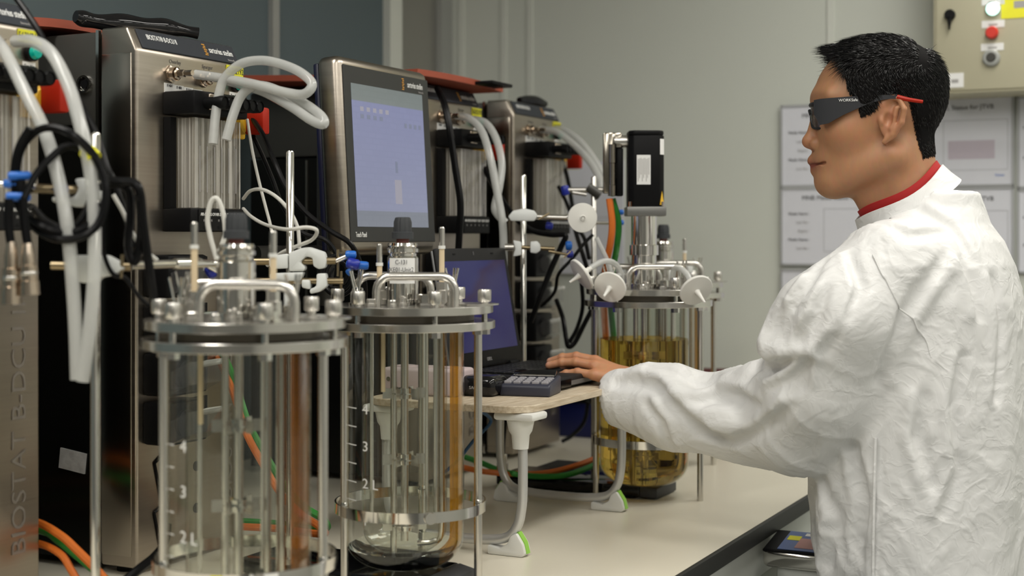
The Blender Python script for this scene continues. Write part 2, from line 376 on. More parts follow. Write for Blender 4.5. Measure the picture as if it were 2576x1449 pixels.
def empty(name, loc, rz=0.0, label=None, cat=None, group=None):
    o = bpy.data.objects.new(name, None); COL.objects.link(o); o.location = loc; o.rotation_euler = (0, 0, rz); o.empty_display_size = 0.05
    return tag(o, label, cat, group)
def struct(o): o['kind'] = 'structure'; return o
_tc = {}
def text(body, size, material, parent, loc, rot=(math.pi/2, 0, 0), align='CENTER', ext=0.0003, name='lettering', sx=1.0):
    key = (body, size, align, ext, sx, material)
    if key not in _tc:
        cu = bpy.data.curves.new('t', 'FONT'); cu.body = body; cu.size = size; cu.align_x = align; cu.align_y = 'CENTER'; cu.extrude = ext; cu.resolution_u = 3
        ob = bpy.data.objects.new('t', cu); COL.objects.link(ob); dg = bpy.context.evaluated_depsgraph_get()
        me = bpy.data.meshes.new_from_object(ob.evaluated_get(dg)); bpy.data.objects.remove(ob); bpy.data.curves.remove(cu)
        if sx != 1.0: me.transform(Matrix.Diagonal((sx, 1, 1, 1)))
        me.materials.clear(); me.materials.append(M[material]); me.name = name; _tc[key] = me
    o = bpy.data.objects.new(name, _tc[key]); COL.objects.link(o); o.location = loc; o.rotation_euler = rot
    if parent: o.parent = parent
    return o
def copy_tree(o, parent=None):
    c = o.copy(); COL.objects.link(c); c.parent = parent
    for ch in o.children: copy_tree(ch, c)
    return c
# ------------------------------------------------------------------ the room
def bb(mb, s0, s1, t0, t1, z0, z1):
    v = [B(s, t, z-ZB) for s in (s0, s1) for t in (t0, t1) for z in (z0, z1)]
    return mb.add(v, [(0, 1, 3, 2), (4, 6, 7, 5), (0, 4, 5, 1), (2, 3, 7, 6), (0, 2, 6, 4), (1, 5, 7, 3)])
def bbo(name, m_, *a, origin=None, parent=None):
    return bb(MB(), *a).build(name, m_, parent, origin=origin or B((a[0]+a[1])/2, (a[2]+a[3])/2, a[4]-ZB))
SW, TW, S0, T0, CEIL = 0.98, 1.40, -4.6, -3.0, 2.75
struct(bbo('floor', 'floor', S0-.1, SW+.1, T0-.1, TW+.1, FLOOR-.1, FLOOR))
struct(bbo('ceiling', 'ceil', S0-.1, SW+.1, T0-.1, TW+.1, CEIL, CEIL+.1))
wb = struct(bbo('wall_back', 'wall', SW, SW+.1, T0, TW, FLOOR, CEIL))
# panel joints of the back wall, slim cover strips
for px in (1162, 1268, 1334, 2090):
    t_, _ = PS(px, 600, SW)
    o = bb(MB(), SW-.004, SW, t_-.009, t_+.009, FLOOR, CEIL).build('cover_strip', 'wall_strip', None)
    o.parent = wb; o.matrix_parent_inverse = Matrix.Translation(-Vector(wb.location))
struct(bbo('wall_front', 'darkwall', S0-.1, S0, T0, TW, FLOOR, CEIL))
struct(bbo('wall_right', 'farwall', S0, SW, T0-.1, T0, FLOOR, CEIL))
# left wall: low wall, big interior window, steel column at the corner
def sl(px): return PT(px, 600, TW)[0]
struct(bbo('wall_left', 'farwall', S0, SW, TW+.02, TW+.12, FLOOR, CEIL))
win = struct(empty('window_1', B(sl(600), TW, 0)))
def child_world(o, par): o.parent = par; o.matrix_parent_inverse = (Matrix.Translation(par.location) @ Matrix.Rotation(par.rotation_euler.z, 4, 'Z')).inverted(); return o
child_world(bb(MB(), S0+.2, sl(675)-.012, TW-.01, TW, ZB-.1, CEIL-.05).build('pane', 'pane'), win)
child_world(bb(MB(), sl(675)+.012, sl(956), TW-.01, TW, ZB-.1, CEIL-.05).build('pane', 'pane'), win)
child_world(bb(MB(), sl(675)-.014, sl(675)+.014, TW-.025, TW+.01, ZB-.1, CEIL-.05).build('mullion', 'frame_grey'), win)
child_world(bb(MB(), sl(956), sl(986), TW-.035, TW+.01, ZB-.1, CEIL-.05).build('window_frame', 'wall_strip'), win)
child_world(bb(MB(), S0+.2, sl(986), TW-.03, TW+.01, ZB-.15, ZB-.1).build('window_sill', 'frame_grey'), win)
struct(bbo('trim_1', 'column_steel', sl(986)+.001, sl(1075), TW-.03, TW+.02, FLOOR, CEIL))
struct(bbo('trim_2', 'frame_grey', sl(1076), SW-.001, TW-.05, TW+.02, FLOOR, CEIL))
# ceiling lamps: real fittings in rows along the room
LP = [(s_, t_) for t_ in (-2.2, -0.55) for s_ in (-3.75, -2.35, -0.95, 0.25)]+[(-3.4, .7), (-1.9, .7)]
for i, (s_, t_) in enumerate(LP):
    row = {-2.2: 'row farthest from the towers', -.55: 'row over the aisle behind the man', .7: 'short row over the bench'}[t_]
    nth = ('first', 'second', 'third', 'fourth')[sum(1 for a, b in LP if b == t_ and a > s_)]
    e = empty('ceiling_light', B(s_, t_, CEIL-ZB), PHI, 'white ceiling light panel, '+nth+' from the back wall, '+row, 'ceiling light', 'ceiling light panels')
    MB().box((0, 0, -.03), (1.0, .34, .06)).build('housing', 'white_satin', e)
    MB().add([(-.47, -.14, -.0605), (.47, -.14, -.0605), (.47, .14, -.0605), (-.47, .14, -.0605)], [(0, 3, 2, 1)]).build('diffuser', 'lamp_diffuser', e)

# ------------------------------------------------------------------ bench
be = empty('lab_bench', B(-1.2, .6, -ZB+FLOOR), PHI, 'long lab bench with cream worktop and dark front edge', 'bench')
def lb(name, m_, s0, s1, t0, t1, h0, h1, bev=0):
    c = ((s0+s1)/2+1.2, (t0+t1)/2-.6, (h0+h1)/2+ZB-FLOOR); sz = (s1-s0, t1-t0, h1-h0)
    mb = MB()
    return (mb.rbox(c, sz, bev) if bev else mb.box(c, sz)).build(name, m_, be)
lb('worktop', 'bench', -3.3, SW-.01, .004, TW-.06, -.03, 0)
lb('edge_band', 'edge_dark', -3.3, SW-.01, -.006, .0039, -.030, .0005, .002)
lb('apron', 'apron', -3.25, SW-.03, .006, .030, -.100, -.0301)
for s_ in (-3.1, -1.7, -.3, .85):
    for t_ in (.12, 1.2): lb('leg', 'leg_silver', s_-.025, s_+.025, t_-.025, t_+.025, -ZB+FLOOR, -.03)
lb('back_panel', 'hood', -3.2, SW-.06, 1.24, 1.26, -ZB+FLOOR+.1, -.047)

# ------------------------------------------------------------------ control towers
TF = .76; TWID = .268; THT = .872
SR = [-1.317, -.844, .049, .489]                 # right front corners along the bench
XC2 = SR[1]-TWID/2
def UF(px, py, out=0.0):                         # pixel of the second tower -> its own x, z
    s_, h_ = PT(px, py, TF-out); return s_-XC2, h_
def tower(i, sticker, label, pumps=True):
    e = empty('bioreactor_control_tower', B(SR[i]-TWID/2, TF, 0), PHI, label, 'control tower', 'steel control towers along the bench')
    W = TWID; x0 = -W/2
    MB().prism([(x0, 0, .012), (x0, 0, .834), (x0, .020, THT), (x0, .075, THT), (x0, .075, .012)], (W, 0, 0), .005, 3).build('front_casing', 'steel', e)
    for sx in (-1, 1):                            # bright folded side strips
        MB().rbox((sx*(W/2-.001), .041, .43), (.006, .062, .80), .0025).build('side_strip', 'steel_side', e)
    MB().box((0, .27, .365), (W-.012, .372, .70)).build('rear_body', 'dark_side', e)
    MB().rbox((0, .27, .793), (W-.008, .376, .15), .006).build('rear_hood', 'hood', e)
    MB().box((x0+.004, .30, .40), (.004, .004, .62)).build('side_seam', 'steel', e)
    MB().box((x0+.004, .083, .44), (.006, .006, .86)).build('side_edge', 'chrome', e)
    for sx in (-1, 1):
        for y in (.05, .42): MB().cyl((sx*.10, y, 0), (sx*.10, y, .016), .016).build('foot', 'black', e)
    # key lock on the side
    t_, h_ = PS(212, 212, XC2-W/2)
    k = MB().lathe([(.0001, .004), (.010, .004), (.011, .009), (.0145, .009), (.0155, .004), (.0155, 0)], 24, (x0+.006, t_-TF, h_), (-1, 0, 0)).build('key_lock', 'chrome', e)
    MB().lathe([(.0001, .007), (.0075, .007), (.0078, .004)], 16, (x0+.006, t_-TF, h_), (-1, 0, 0)).build('keyhole', 'black', k)
    # sloping nameplate
    sl_ = math.atan2(.020, THT-.834); up = Vector((0, math.sin(sl_), math.cos(sl_))); nn = Vector((0, -math.cos(sl_), math.sin(sl_)))
    c0 = Vector((0, .010, .853)); rm = Matrix.Rotation(-sl_, 3, 'X')
    npl = MB().rbox(c0+nn*.0012+Vector((.004, 0, 0)), (W-.022, .003, .036), .0008, 1, rm).build('nameplate', 'nameplate', e)
    rt = (math.pi/2-sl_, 0, 0); of = nn*.0031
    text('BIOSTAT\u00ae B-DCU II', .0135, 'print_white', npl, c0+of+Vector((-.064, 0, 0))+up*.004, rt, sx=.62)
    text('sartorius stedim', .0175, 'print_white', npl, c0+of+Vector((.086, 0, 0))+up*.001, rt, sx=.56)
    text('biotech', .006, 'print_grey', npl, c0+of+Vector((.107, 0, 0))-up*.013, rt)
    for k_ in range(7):
        MB().box(c0+of+Vector((.043+.0016*(k_ % 2), 0, 0))+up*(-.010+.0034*k_), (.0075-.001*(k_ % 3), .0008, .0016), rm).build('logo_bar', 'orange_print', npl)
    # gas fittings
    for j, (px, py) in enumerate(((428, 187), (510, 199))):
        x, z = UF(px, py); f_ = MB()
        f_.lathe([(.0145, 0), (.0145, .004), (.010, .005), (.010, .016), (.0065, .017), (.0065, .030), (.005, .031), (.005, .046), (.0001, .046)], 6, (x, 0, z), (0, -1, 0))
        f_.lathe([(.0115, .006), (.0115, .014)], 20, (x, 0, z), (0, -1, 0))
        f_.build('gas_fitting', 'nickel', e)
        text(('Overlay', 'Sparger')[j], .0092, 'tall_dark', e, (x+.012, -.0004, z+.021), ext=.0001)
    # labels above the flow meters
    for j in range(5):
        x, z = UF(425+24*j, 216+5.2*j)
        lb_ = MB().box((x, -.0006, z-.004), (.0235, .0012, .016)).build('label_strip', 'white_label', e)
        text(('FI 464', 'FI 484', 'FI 564', 'FI 594', 'FI 574')[j], .0065, 'print_dark', lb_, (x, -.0014, z), sx=.8)
    x, z = UF(588, 241); tl = MB().box((x, -.0006, z), (.024, .0012, .012)).build('tag_label', 'white_label', e); text('Tag-No', .0065, 'print_dark', tl, (x, -.0014, z))
    x, z = UF(590, 180); st = MB().box((x, -.0006, z), (.046, .0012, .019)).build('asset_sticker', 'yellow', e); text(sticker, .0145, 'print_dark', st, (x, -.0014, z), sx=.75)
    x, z = UF(592, 213)
    MB().lathe([(.0125, 0), (.0125, .006), (.010, .007)], 20, (x, 0, z), (0, -1, 0)).build('lamp_ring', 'black', e)
    MB().lathe([(.0098, .004), (.0098, .010), (.008, .014), (.0001, .0155)], 20, (x, 0, z), (0, -1, 0)).build('indicator_lamp', 'green_lamp', e)
    # flow meter block: black back plate, clear slab with six bores, header with knobs, footer with names
    OUT = .052
    xl, zt = UF(412, 290); xr, zb = UF(606, 527, OUT); xl = xl; zt = UF(430, 286, OUT)[1]
    MB().box(((xl+.006), -.008, (zt+zb)/2), (.014, .014, zt-zb)).build('meter_side_plate', 'black', e)
    MB().box(((xl+xr)/2, -.004, (zt+zb)/2), (xr-xl, .006, zt-zb)).build('meter_back_plate', 'steel', e)
    sl0 = xl+.016
    MB().box(((sl0+xr)/2, -.033, (zt+zb)/2), (xr-sl0, .036, zt-zb-.002)).build('acrylic_slab', 'acrylic', e)
    for j in range(6):
        x = sl0+(xr-sl0)*(j+.6)/6.3
        MB().cyl((x, -.0385, zb), (x, -.0385, zt), .0048, n=12).build('flow_tube', 'tube_clear', e)
        MB().cyl((x, -.0385, zb), (x, -.0385, zt), .0012, n=6).build('float_guide', 'satin', e)
        MB().box((x, -.0515, (zt+zb)/2-.01), (.0022, .0006, .075)).build('scale_marks', 'print_grey', e)
    hz = (UF(415, 232)[1]+UF(415, 288)[1])/2+.004
    MB().rbox(((xl+xr)/2, -.032, hz-.004), (xr-xl+.006, .066, .038), .004).build('header_block', 'black', e)
    MB().rbox(((xl+.045), -.067, hz-.002), (.03, .004, .026), .001).build('header_clip', 'nickel', e)
    for j in range(6):
        x = sl0+(xr-sl0)*(j+.6)/6.3
        MB().lathe([(.0098, .060), (.0098, .085), (.0105, .086), (.0105, .100), (.009, .103), (.0085, .101), (.0001, .101)], 18, (x, 0, hz-.004), (0, -1, 0)).build('meter_knob', 'black', e)
    fz = zb-.019
    MB().rbox(((xl+xr)/2, -.028, fz), (xr-xl+.004, .058, .038), .003).build('footer_block', 'black', e)
    fp = MB().rbox(((sl0+xr)/2, -.0585, fz), (xr-sl0, .003, .036), .001, 1).build('footer_panel', 'nameplate', e)
    fp.data.materials[0] = M['black_matte']
    for j, nm in enumerate(('AIR-OV', 'CO2-OV', 'AIR-SP', 'O2-SP', 'N2-SP', 'CO2-SP')):
        x = sl0+(xr-sl0)*(j+.6)/6.3
        text(nm, .0075, 'print_white', fp, (x, -.0604, fz+.009), sx=.72); text('FI', .0055, 'print_grey', fp, (x, -.0604, fz-.001))
        MB().cyl((x, -.0602, fz-.012), (x, -.0596, fz-.012), .0028, n=10).build('screw_hole', 'black', fp)
    # mains switch
    x, z = UF(586, 312)
    MB().rbox((x, -.005, z), (.048, .010, .052), .004).build('switch_plate', 'yellow_plate', e)
    MB().lathe([(.019, .010), (.019, .030), (.016, .034), (.0001, .034)], 20, (x, 0, z), (0, -1, 0)).build('switch_collar', 'yellow_plate', e)
    MB().rbox((x+.002, -.050, z+.003), (.020, .040, .046), .004).build('switch_handle', 'red', e)
    text('0', .010, 'print_dark', e, (x+.004, -.0006, z-.042))
    # pump column
    for j in range(4 if pumps else 0):
        zc = .475-.078*j; xp = -.072
        p_ = MB().rbox((xp, -.026, zc), (.098, .054, .068), .006).build('pump_head', 'black', e)
        MB().lathe([(.0225, .050), (.0225, .060), (.019, .062), (.0001, .062)], 24, (xp-.012, 0, zc), (0, -1, 0)).build('pump_rotor', 'black_matte', p_)
        MB().prism([(xp-.044, -.053, zc-.030), (xp+.044, -.053, zc-.030), (xp+.040, -.086, zc-.014), (xp-.040, -.086, zc-.014)], (0, 0, .036)).build('pump_cover', 'plastic_cover', p_)
        tc_ = MB().cyl((xp+.036, -.050, zc+.012), (xp+.075, -.070, zc+.016), .0055, .0045, n=10).build('tube_connector', 'white_satin', p_)
        lbq = MB().box((xp+.088, -.0008, zc), (.045, .0016, .060)).build('pump_panel', 'black_matte', e)
        text(('ACID', 'BASE', 'FEED', 'AFOAM')[j], .009, 'print_white', lbq, (xp+.088, -.002, zc+.012), rot=(math.pi/2, -math.pi/2, 0))
    for zc in (.155, .085):
        MB().cyl((.012, -.001, zc), (.012, .002, zc), .0085).build('panel_hole', 'black', e)
    # tall lettering up the right of the front
    text('BIOSTAT B-DCU II', .037, 'tall_print', e, (W/2-.040, -.0008, .265), rot=(math.pi/2, -math.pi/2, 0), sx=1.22)
    return e
mat('tall_dark', (0.16, 0.15, 0.135), 0.5, 0.3)
mat('tall_print', (0.30, 0.27, 0.24), 0.35, 0.6, var=0.25, scale=40)
T1 = tower(0, '563X2191', 'leftmost steel control tower, cut off by the left edge of the picture', pumps=False)
T2 = tower(1, '563X2192', 'steel control tower left of the touch panel monitor, its flow meters in full view')
T3 = tower(2, '563X2193', 'steel control tower half hidden behind the touch panel monitor')
T4 = tower(3, '563X2194', 'farthest steel control tower, nearest the blank back wall')
# folded bracket edges on the lower front of the second tower
zz = [(417, 1132), (387, 1165), (405, 1263), (417, 1263), (386, 1290), (402, 1376)]
mb = MB()
for a, b in zip(zz, zz[1:]):
    (xa, za), (xb, zb_) = UF(*a), UF(*b); mb.cyl((xa, -.002, za), (xb, -.002, zb_), .0022, n=6)
mb.build('bracket_edge', 'black', T2)

# ------------------------------------------------------------------ touch panel monitor on its arm
ml, mw, mh = 2.55, .322, .362
mo = P(884, 641, ml)                              # lower left front corner
tilt = math.radians(3.3)
mon = empty('touch_panel_monitor', mo+Vector((SU*.156, CU*.156, 0)), PHI, 'steel touch panel monitor with grey bezel showing a pale lavender screen', 'monitor')
R3 = Matrix.Rotation(-tilt, 3, 'X')
def mpt(x, y, z): return R3 @ Vector((x, y, z))
MB().rbox(mpt(0, .030, mh/2), (mw, .052, mh), .016, 4, R3).build('housing', 'steel', mon)
MB().rbox(mpt(0, .060, mh/2), (mw-.016, .012, mh-.02), .004, 2, R3).build('back_shell', 'shell_navy', mon)
bz = MB().rbox(mpt(.002, .0035, .184), (mw-.018, .003, .322), .0012, 1, R3).build('bezel', 'bezel', mon)
MB().box(mpt(.0, .0018, .182), (mw-.066, .0012, .262), R3).build('screen', 'touch_screen', mon)
rt = (math.pi/2-tilt, 0, 0)
text('Touch Panel', .0135, 'print_white', bz, mpt(-.118, .0012, .036), rt, sx=.55)
text('sartorius stedim', .0165, 'print_white', bz, mpt(.102, .0012, .3285), rt, sx=.54)
text('biotech', .006, 'print_grey', bz, mpt(.124, .0012, .3175), rt)
for k_ in range(7): MB().box(mpt(.056+.0016*(k_ % 2), .0012, .318+.0034*k_), (.007-.001*(k_ % 3), .0008, .0016), R3).build('logo_bar', 'orange_print', bz)
mat('scr_tan', (0.02, 0.02, 0.02), 0.3, emit=(0.30, 0.29, 0.34), estr=1.0); mat('scr_grey', (0.02, 0.02, 0.02), 0.3, emit=(0.17, 0.19, 0.27), estr=1.0)
MB().box(mpt(.020, .0009, .118), (.024, .0006, .046), R3).build('screen_vessel', 'scr_tan', mon)
MB().box(mpt(.017, .0009, .165), (.008, .0006, .022), R3).build('screen_motor', 'scr_grey', mon)
for r_ in range(2):
    for k_ in range(4+(r_ == 0)): MB().box(mpt(-.096+.022*k_, .0009, .268-.014*r_), (.011, .0006, .008), R3).build('screen_icon', 'scr_grey' if r_ else 'scr_tan', mon)
for k_ in range(4): MB().box(mpt(.058+.018*k_, .0009, .247), (.009, .0006, .009), R3).build('screen_icon', 'scr_grey', mon)
ar = MB(); ar.rbox((0, .085, .14), (.09, .045, .09), .006); ar.cyl((0, .10, .14), (0, .155, .14), .018); ar.cyl((0, .155, -.10), (0, .155, .22), .022, n=20)
ar.cyl((0, .155, .0), (-.17, .20, .0), .016); ar.build('mounting_arm', 'hood', mon)
# ------------------------------------------------------------------ glass bioreactor vessels
def glass_prof(R, z0, z1, rc):
    pr = [(.0001, z0)]
    for k in range(0, 10):
        a = math.radians(10*k); pr.append((R-rc+rc*math.sin(a), z0+rc*.85*(1-math.cos(a))))
    pr += [(R, z0+rc*.85+(z1-z0-rc*.85)*k/3) for k in (1, 2, 3)]
    return pr
def handle(mb, cx, y, w_, z0, z1, r):
    c = .022; pts = [Vector((cx-w_/2, y, z0)), Vector((cx-w_/2, y, z1-c))]
    for k in range(1, 6): a = math.pi/2*k/6; pts.append(Vector((cx-w_/2+c-c*math.cos(a), y, z1-c+c*math.sin(a))))
    pts += [Vector((cx-w_/2+c, y, z1)), Vector((cx+w_/2-c, y, z1))]
    for k in range(1, 6): a = math.pi/2*k/6; pts.append(Vector((cx+w_/2-c+c*math.sin(a), y, z1-c+c*math.cos(a))))
    pts += [Vector((cx+w_/2, y, z1-c)), Vector((cx+w_/2, y, z0))]
    return mb.tube(pts, r, 12, smooth=False)
def vessel(loc, label, hub='knob', dz=0.0, marks=True, film='amber_film', liquid=False, legs=((.1140, -.02), (-.088, -.042), (.02, .106)), probes=((-.037, -.02, .527), (.058, -.01, .553))):
    e = empty('bioreactor_vessel', loc, 0, label, 'bioreactor', 'glass bioreactor vessels on the bench')
    R = .092; FX = .009
    g = MB().lathe(glass_prof(R, .030, .398, .055), 48).build('glass_jacket', 'glass', e)
    if not liquid:
        MB().lathe(glass_prof(.066, .050, .398, .050), 40).build('inner_glass', 'glass', e)
        bo = [q for q in glass_prof(R-.0008, .0308, .398, .055) if q[1] < .066]; bi = [(.0800, .066), (.071, .055), (.056, .0475), (.035, .0445), (.0001, .0440)]
        MB().lathe(bo+bi, 40).build('glass_bottom', 'glass_solid', e)
    # flanges and lid
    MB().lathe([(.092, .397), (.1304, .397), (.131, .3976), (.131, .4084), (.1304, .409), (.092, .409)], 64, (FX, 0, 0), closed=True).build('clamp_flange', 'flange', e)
    MB().lathe([(.088, .4095), (.103, .4095), (.103, .4205), (.088, .4205)], 48, (FX*.5, 0, 0), closed=True).build('gasket', 'gasket', e)
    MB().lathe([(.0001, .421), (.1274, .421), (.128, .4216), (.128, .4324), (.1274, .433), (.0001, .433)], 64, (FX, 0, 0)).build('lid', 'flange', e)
    MB().lathe([(.0001, .4332), (.034, .4332), (.034, .4352), (.0001, .4352)], 32, (.112, -.012, 0)).build('lid_tab', 'satin', e)
    # thumb nuts clamp lid to flange
    for k in range(6):
        a = math.radians(-8+60*k); x, y = FX+.116*math.cos(a), .116*math.sin(a)
        n_ = MB(); n_.lathe([(.0001, .457), (.0095, .457), (.0105, .455), (.0105, .440), (.0095, .438), (.006, .437), (.006, .4335)], 16, (x, y, 0)); n_.build('thumb_nut', 'satin', e)
        MB().cyl((x, y, .390), (x, y, .4335), .0045, n=10).build('clamp_bolt', 'chrome', e)
        MB().lathe([(.0001, .388), (.0085, .388), (.0085, .3965)], 6, (x, y, 0)).build('hex_nut', 'chrome', e)
    for cx, y, hz in ((.021, -.058, .478), (-.022, .055, .476)):
        handle(MB(), cx, y, .118, .4332, hz, .0065).build('handle', 'satin', e)
    # head: drive hub with knob, or motor
    if hub == 'knob':
        hb = MB().lathe([(.030, .4334), (.030, .441), (.0245, .442), (.0245, .505), (.0215, .508), (.0215, .512), (.0245, .514), (.0245, .519), (.0215, .521), (.0235, .524), (.0225, .528), (.0001, .528)], 32, (-.003, 0, 0)).build('drive_hub', 'chrome', e)
        MB().cyl((-.003, 0, .5282), (-.003, 0, .5345), .010).build('washer', 'rust', hb)
        kn = MB().lathe([(.0001, .5346), (.0165, .5346), (.0165, .5445), (.0145, .5455)], 24, (-.003, 0, 0)).build('knob_base', 'knob_grey', e)
        kb = MB(); n = 40; pr = [(.0142, .5456), (.0140, .560), (.0118, .567), (.0095, .568), (.0001, .567)]; vs = []; fs = []
        for r, z in pr:
            for i in range(n): rr = r*(1.0-.07*(i % 4 == 0)) if r > .005 else r; a = 2*math.pi*i/n; vs.append((-.003+rr*math.cos(a), rr*math.sin(a), z))
        for j in range(len(pr)-1):
            for i in range(n): fs.append((j*n+i, j*n+(i+1) % n, (j+1)*n+(i+1) % n, (j+1)*n+i))
        kb.add(vs, fs); kb.build('fluted_knob', 'knob_grey', e)
    # ports and fittings on the lid
    random.seed(int(abs(loc[0])*1000)+3)
    ports = [(-.070, -.035), (-.045, -.062), (-.075, .02), (.0, -.045), (.035, -.035), (.075, -.03), (.062, .03), (-.03, .075), (.03, .08), (-.012, -.085), (.055, -.075)]
    for k, (x, y) in enumerate(ports):
        h_ = (.018, .010, .024, .012, .016, .022, .014, .020, .012, .009, .013)[k]; r_ = (.010, .008, .009, .007, .012, .008, .010, .009, .008, .006, .0075)[k]
        p_ = MB().lathe([(r_*1.25, .4334), (r_*1.25, .4375), (r_, .438), (r_, .433+h_), (r_*.8, .4345+h_), (.0001, .4345+h_)], (16, 6, 16)[k % 3], (x, y, 0)).build('lid_port', 'satin' if k % 2 else 'chrome', e)
        if k in (0, 2, 5): 
            for da in ((-.007, .0), (.002, .004), (.006, -.003)): MB().tube([(x+da[0]*.4, y+da[1], .434+h_), (x+da[0]*1.5, y+da[1], .468+h_)], .0017, 8, smooth=False).build('hose_nipple', 'chrome', p_)
        if k in (6,): MB().rbox((x, y, .445+h_), (.016, .008, .022), .002).build('tag_cap', 'white_plastic', p_); 
    for x, y, top in probes:
        pb = MB().lathe([(.0105, .434), (.0105, .455), (.0085, .456), (.0085, .468), (.0042, .469)], 6, (x, y, 0)).build('probe_gland', 'satin', e)
        MB().cyl((x, y, .468), (x, y, top-.033), .0042, n=12).build('probe_body', 'cream', e)
        MB().cyl((x, y, top-.034), (x, y, top-.029), .0055, n=12).build('probe_ring', 'white_satin', e)
        MB().lathe([(.0045, top-.029), (.0045, top-.002), (.003, top), (.0001, top)], 12, (x, y, 0)).build('probe_cap', 'satin', e)
        MB().cyl((x*.85, y, .30 if x < 0 else .10), (x*.85, y, .4208), .0034 if x < 0 else .0045, n=10).build('probe_shaft', 'cream' if x < 0 else 'satin', e)
    # inside: shafts, impellers, dip pipes, sparger
    for x, r_ in ((-.017, .0052), (.0, .0062)): MB().cyl((x, 0, .068 if x == 0 else .05), (x, 0, .4208), r_, n=14).build('stirrer_shaft' if x == 0 else 'support_rod', 'satin', e)
    for z in (.296, .194, .092):
        im = MB().cyl((0, 0, z-.008), (0, 0, z+.008), .011, n=16).build('impeller', 'chrome', e)
        for k in range(6):
            a = math.radians(60*k+12); ca, sa = math.cos(a), math.sin(a)
            MB().box((ca*.026, sa*.026, z), (.016, .0016, .016), Matrix.Rotation(a, 3, 'Z')).build('blade', 'satin', im)
        MB().cyl((0, 0, z-.001), (0, 0, z+.001), .020, n=20).build('disc', 'chrome', im)
    for x, y, r_, zb in ((.036, -.03, .0026, .12), (.047, .02, .0026, .09), (-.052, .01, .0030, .10)):
        MB().cyl((x, y, zb), (x, y, .4208), r_, n=8).build('dip_pipe', 'satin', e)
    MB().tube([(.058, -.01, .4208), (.058, -.01, .20), (.057, -.008, .085), (.045, -.004, .068), (.02, 0, .064)], .0042, 10).build('sparger_pipe', 'satin', e)
    # carrying frame
    for x, y in legs:
        MB().cyl((x, y, 0), (x, y, .397), .0063, n=14).build('leg', 'satin', e)
        MB().lathe([(.0001, .388), (.009, .388), (.009, .397)], 6, (x, y, 0)).build('leg_nut', 'chrome', e)
    bd = MB().lathe([(.1145, .116), (.1168, .116), (.1168, .132), (.1145, .132)], 56, (FX, 0, 0), closed=True).build('support_band', 'chrome', e)
    for x, y in legs: MB().lathe([(.0001, .140), (.004, .139), (.0066, .135), (.0072, .128), (.0072, .114)], 12, (x, y, 0)).build('leg_clamp', 'chrome', bd)
    MB().lathe([(.0001, .0065), (.0085, .0065), (.009, .005), (.009, 0)], 20, (.045, -.1105, .124), (.33, -.94, 0)).build('band_screw', 'satin', bd)
    # amber strip inside the jacket, following its profile on the right
    if film:
        a0, a1 = math.radians(-20), math.radians(16); pr = []
        outer = [q for q in glass_prof(.0895, .033, .392, .053) if q[0] > .05]; inn = [q for q in glass_prof(.0755, .044, .392, .048) if q[0] > .045][::-1]
        MB().lathe(outer+inn, 14, a0=a0, a1=a1, closed=True).build('jacket_strip', film, e)
    if liquid:
        pr = [q for q in glass_prof(.0902, .032, .329, .054)]; pr[-1] = (.0902, .329); pr.append((.0001, .329))
        MB().lathe(pr, 64).build('medium', 'medium', e)
    if marks:
        Rm = R+.0006; am = math.radians(226)
        for k, tx in ((0, '4'), (1, '3'), (2, '2 L'), (3, '1')):
            a = math.radians(231); z = .279-.0555*k; tp = Vector((Rm*math.cos(a), Rm*math.sin(a), z))
            text(tx, .021, 'print_white', g, tp, (math.pi/2, 0, a+math.pi/2), 'LEFT', .0002, 'graduation', 1.25)
        for k in range(7):
            z = .279-.02775*k; vs = []
            for j in range(7):
                a = math.radians(205+3.0*j)
                vs += [(Rm*math.cos(a), Rm*math.sin(a), z), (Rm*math.cos(a), Rm*math.sin(a), z+.0016)]
            MB().add(vs, [(2*j, 2*j+2, 2*j+3, 2*j+1) for j in range(6)]).build('graduation_tick', 'print_white', g)
    return e
def vloc(px, d): p = P(px, 600, d); return Vector((p.x, p.y, ZB))
V1 = vessel(vloc(600, 1.82), 'blurred foreground glass bioreactor at lower left, in front of the others', probes=((-.052, -.02, .556), (.046, -.01, .545)), legs=((.112, -.03), (-.082, -.055), (-.02, .103)))
V2 = vessel(vloc(1018, 2.20), 'clear empty glass bioreactor with volume marks standing before the laptop', film='amber_yellow')
V3 = vessel(vloc(1620, 2.93), 'glass bioreactor filled with amber liquid under a black motor', hub='motor', liquid=True, film=None, marks=False, legs=((.112, -.03), (-.0985, .008), (.045, .101)), probes=((.075, .02, .47),))
V4 = vessel(vloc(1672, 3.36), 'hindmost bioreactor mostly hidden behind the amber one', film='amber_yellow', marks=False, probes=((.047, 0, .535), (-.06, 0, .50)), legs=((.1155, 0), (-.092, .03), (-.03, .100)))
# label on the second hub, sticker on first band
lb2 = MB().lathe([(.0248, .466), (.0248, .505)], 16, (-.003, 0, 0), a0=math.radians(220), a1=math.radians(322)).build('hub_label', 'white_label', V2)
for k, tx in enumerate(('C-131', 'XE01-Unit2', 'STS-122')):
    text(tx, .0098, 'print_dark', lb2, (-.003, -.0262, .4985-.0115*k), name='hub_lettering', sx=.8)
bl = MB().lathe([(.1172, .117), (.1172, .131)], 8, (.009, 0, 0), a0=math.radians(283), a1=math.radians(300)).build('band_sticker', 'white_label', V1)
bl = MB().lathe([(.1172, .117), (.1172, .131)], 4, (.009, 0, 0), a0=math.radians(260), a1=math.radians(267)).build('band_tape', 'yellow', V1)
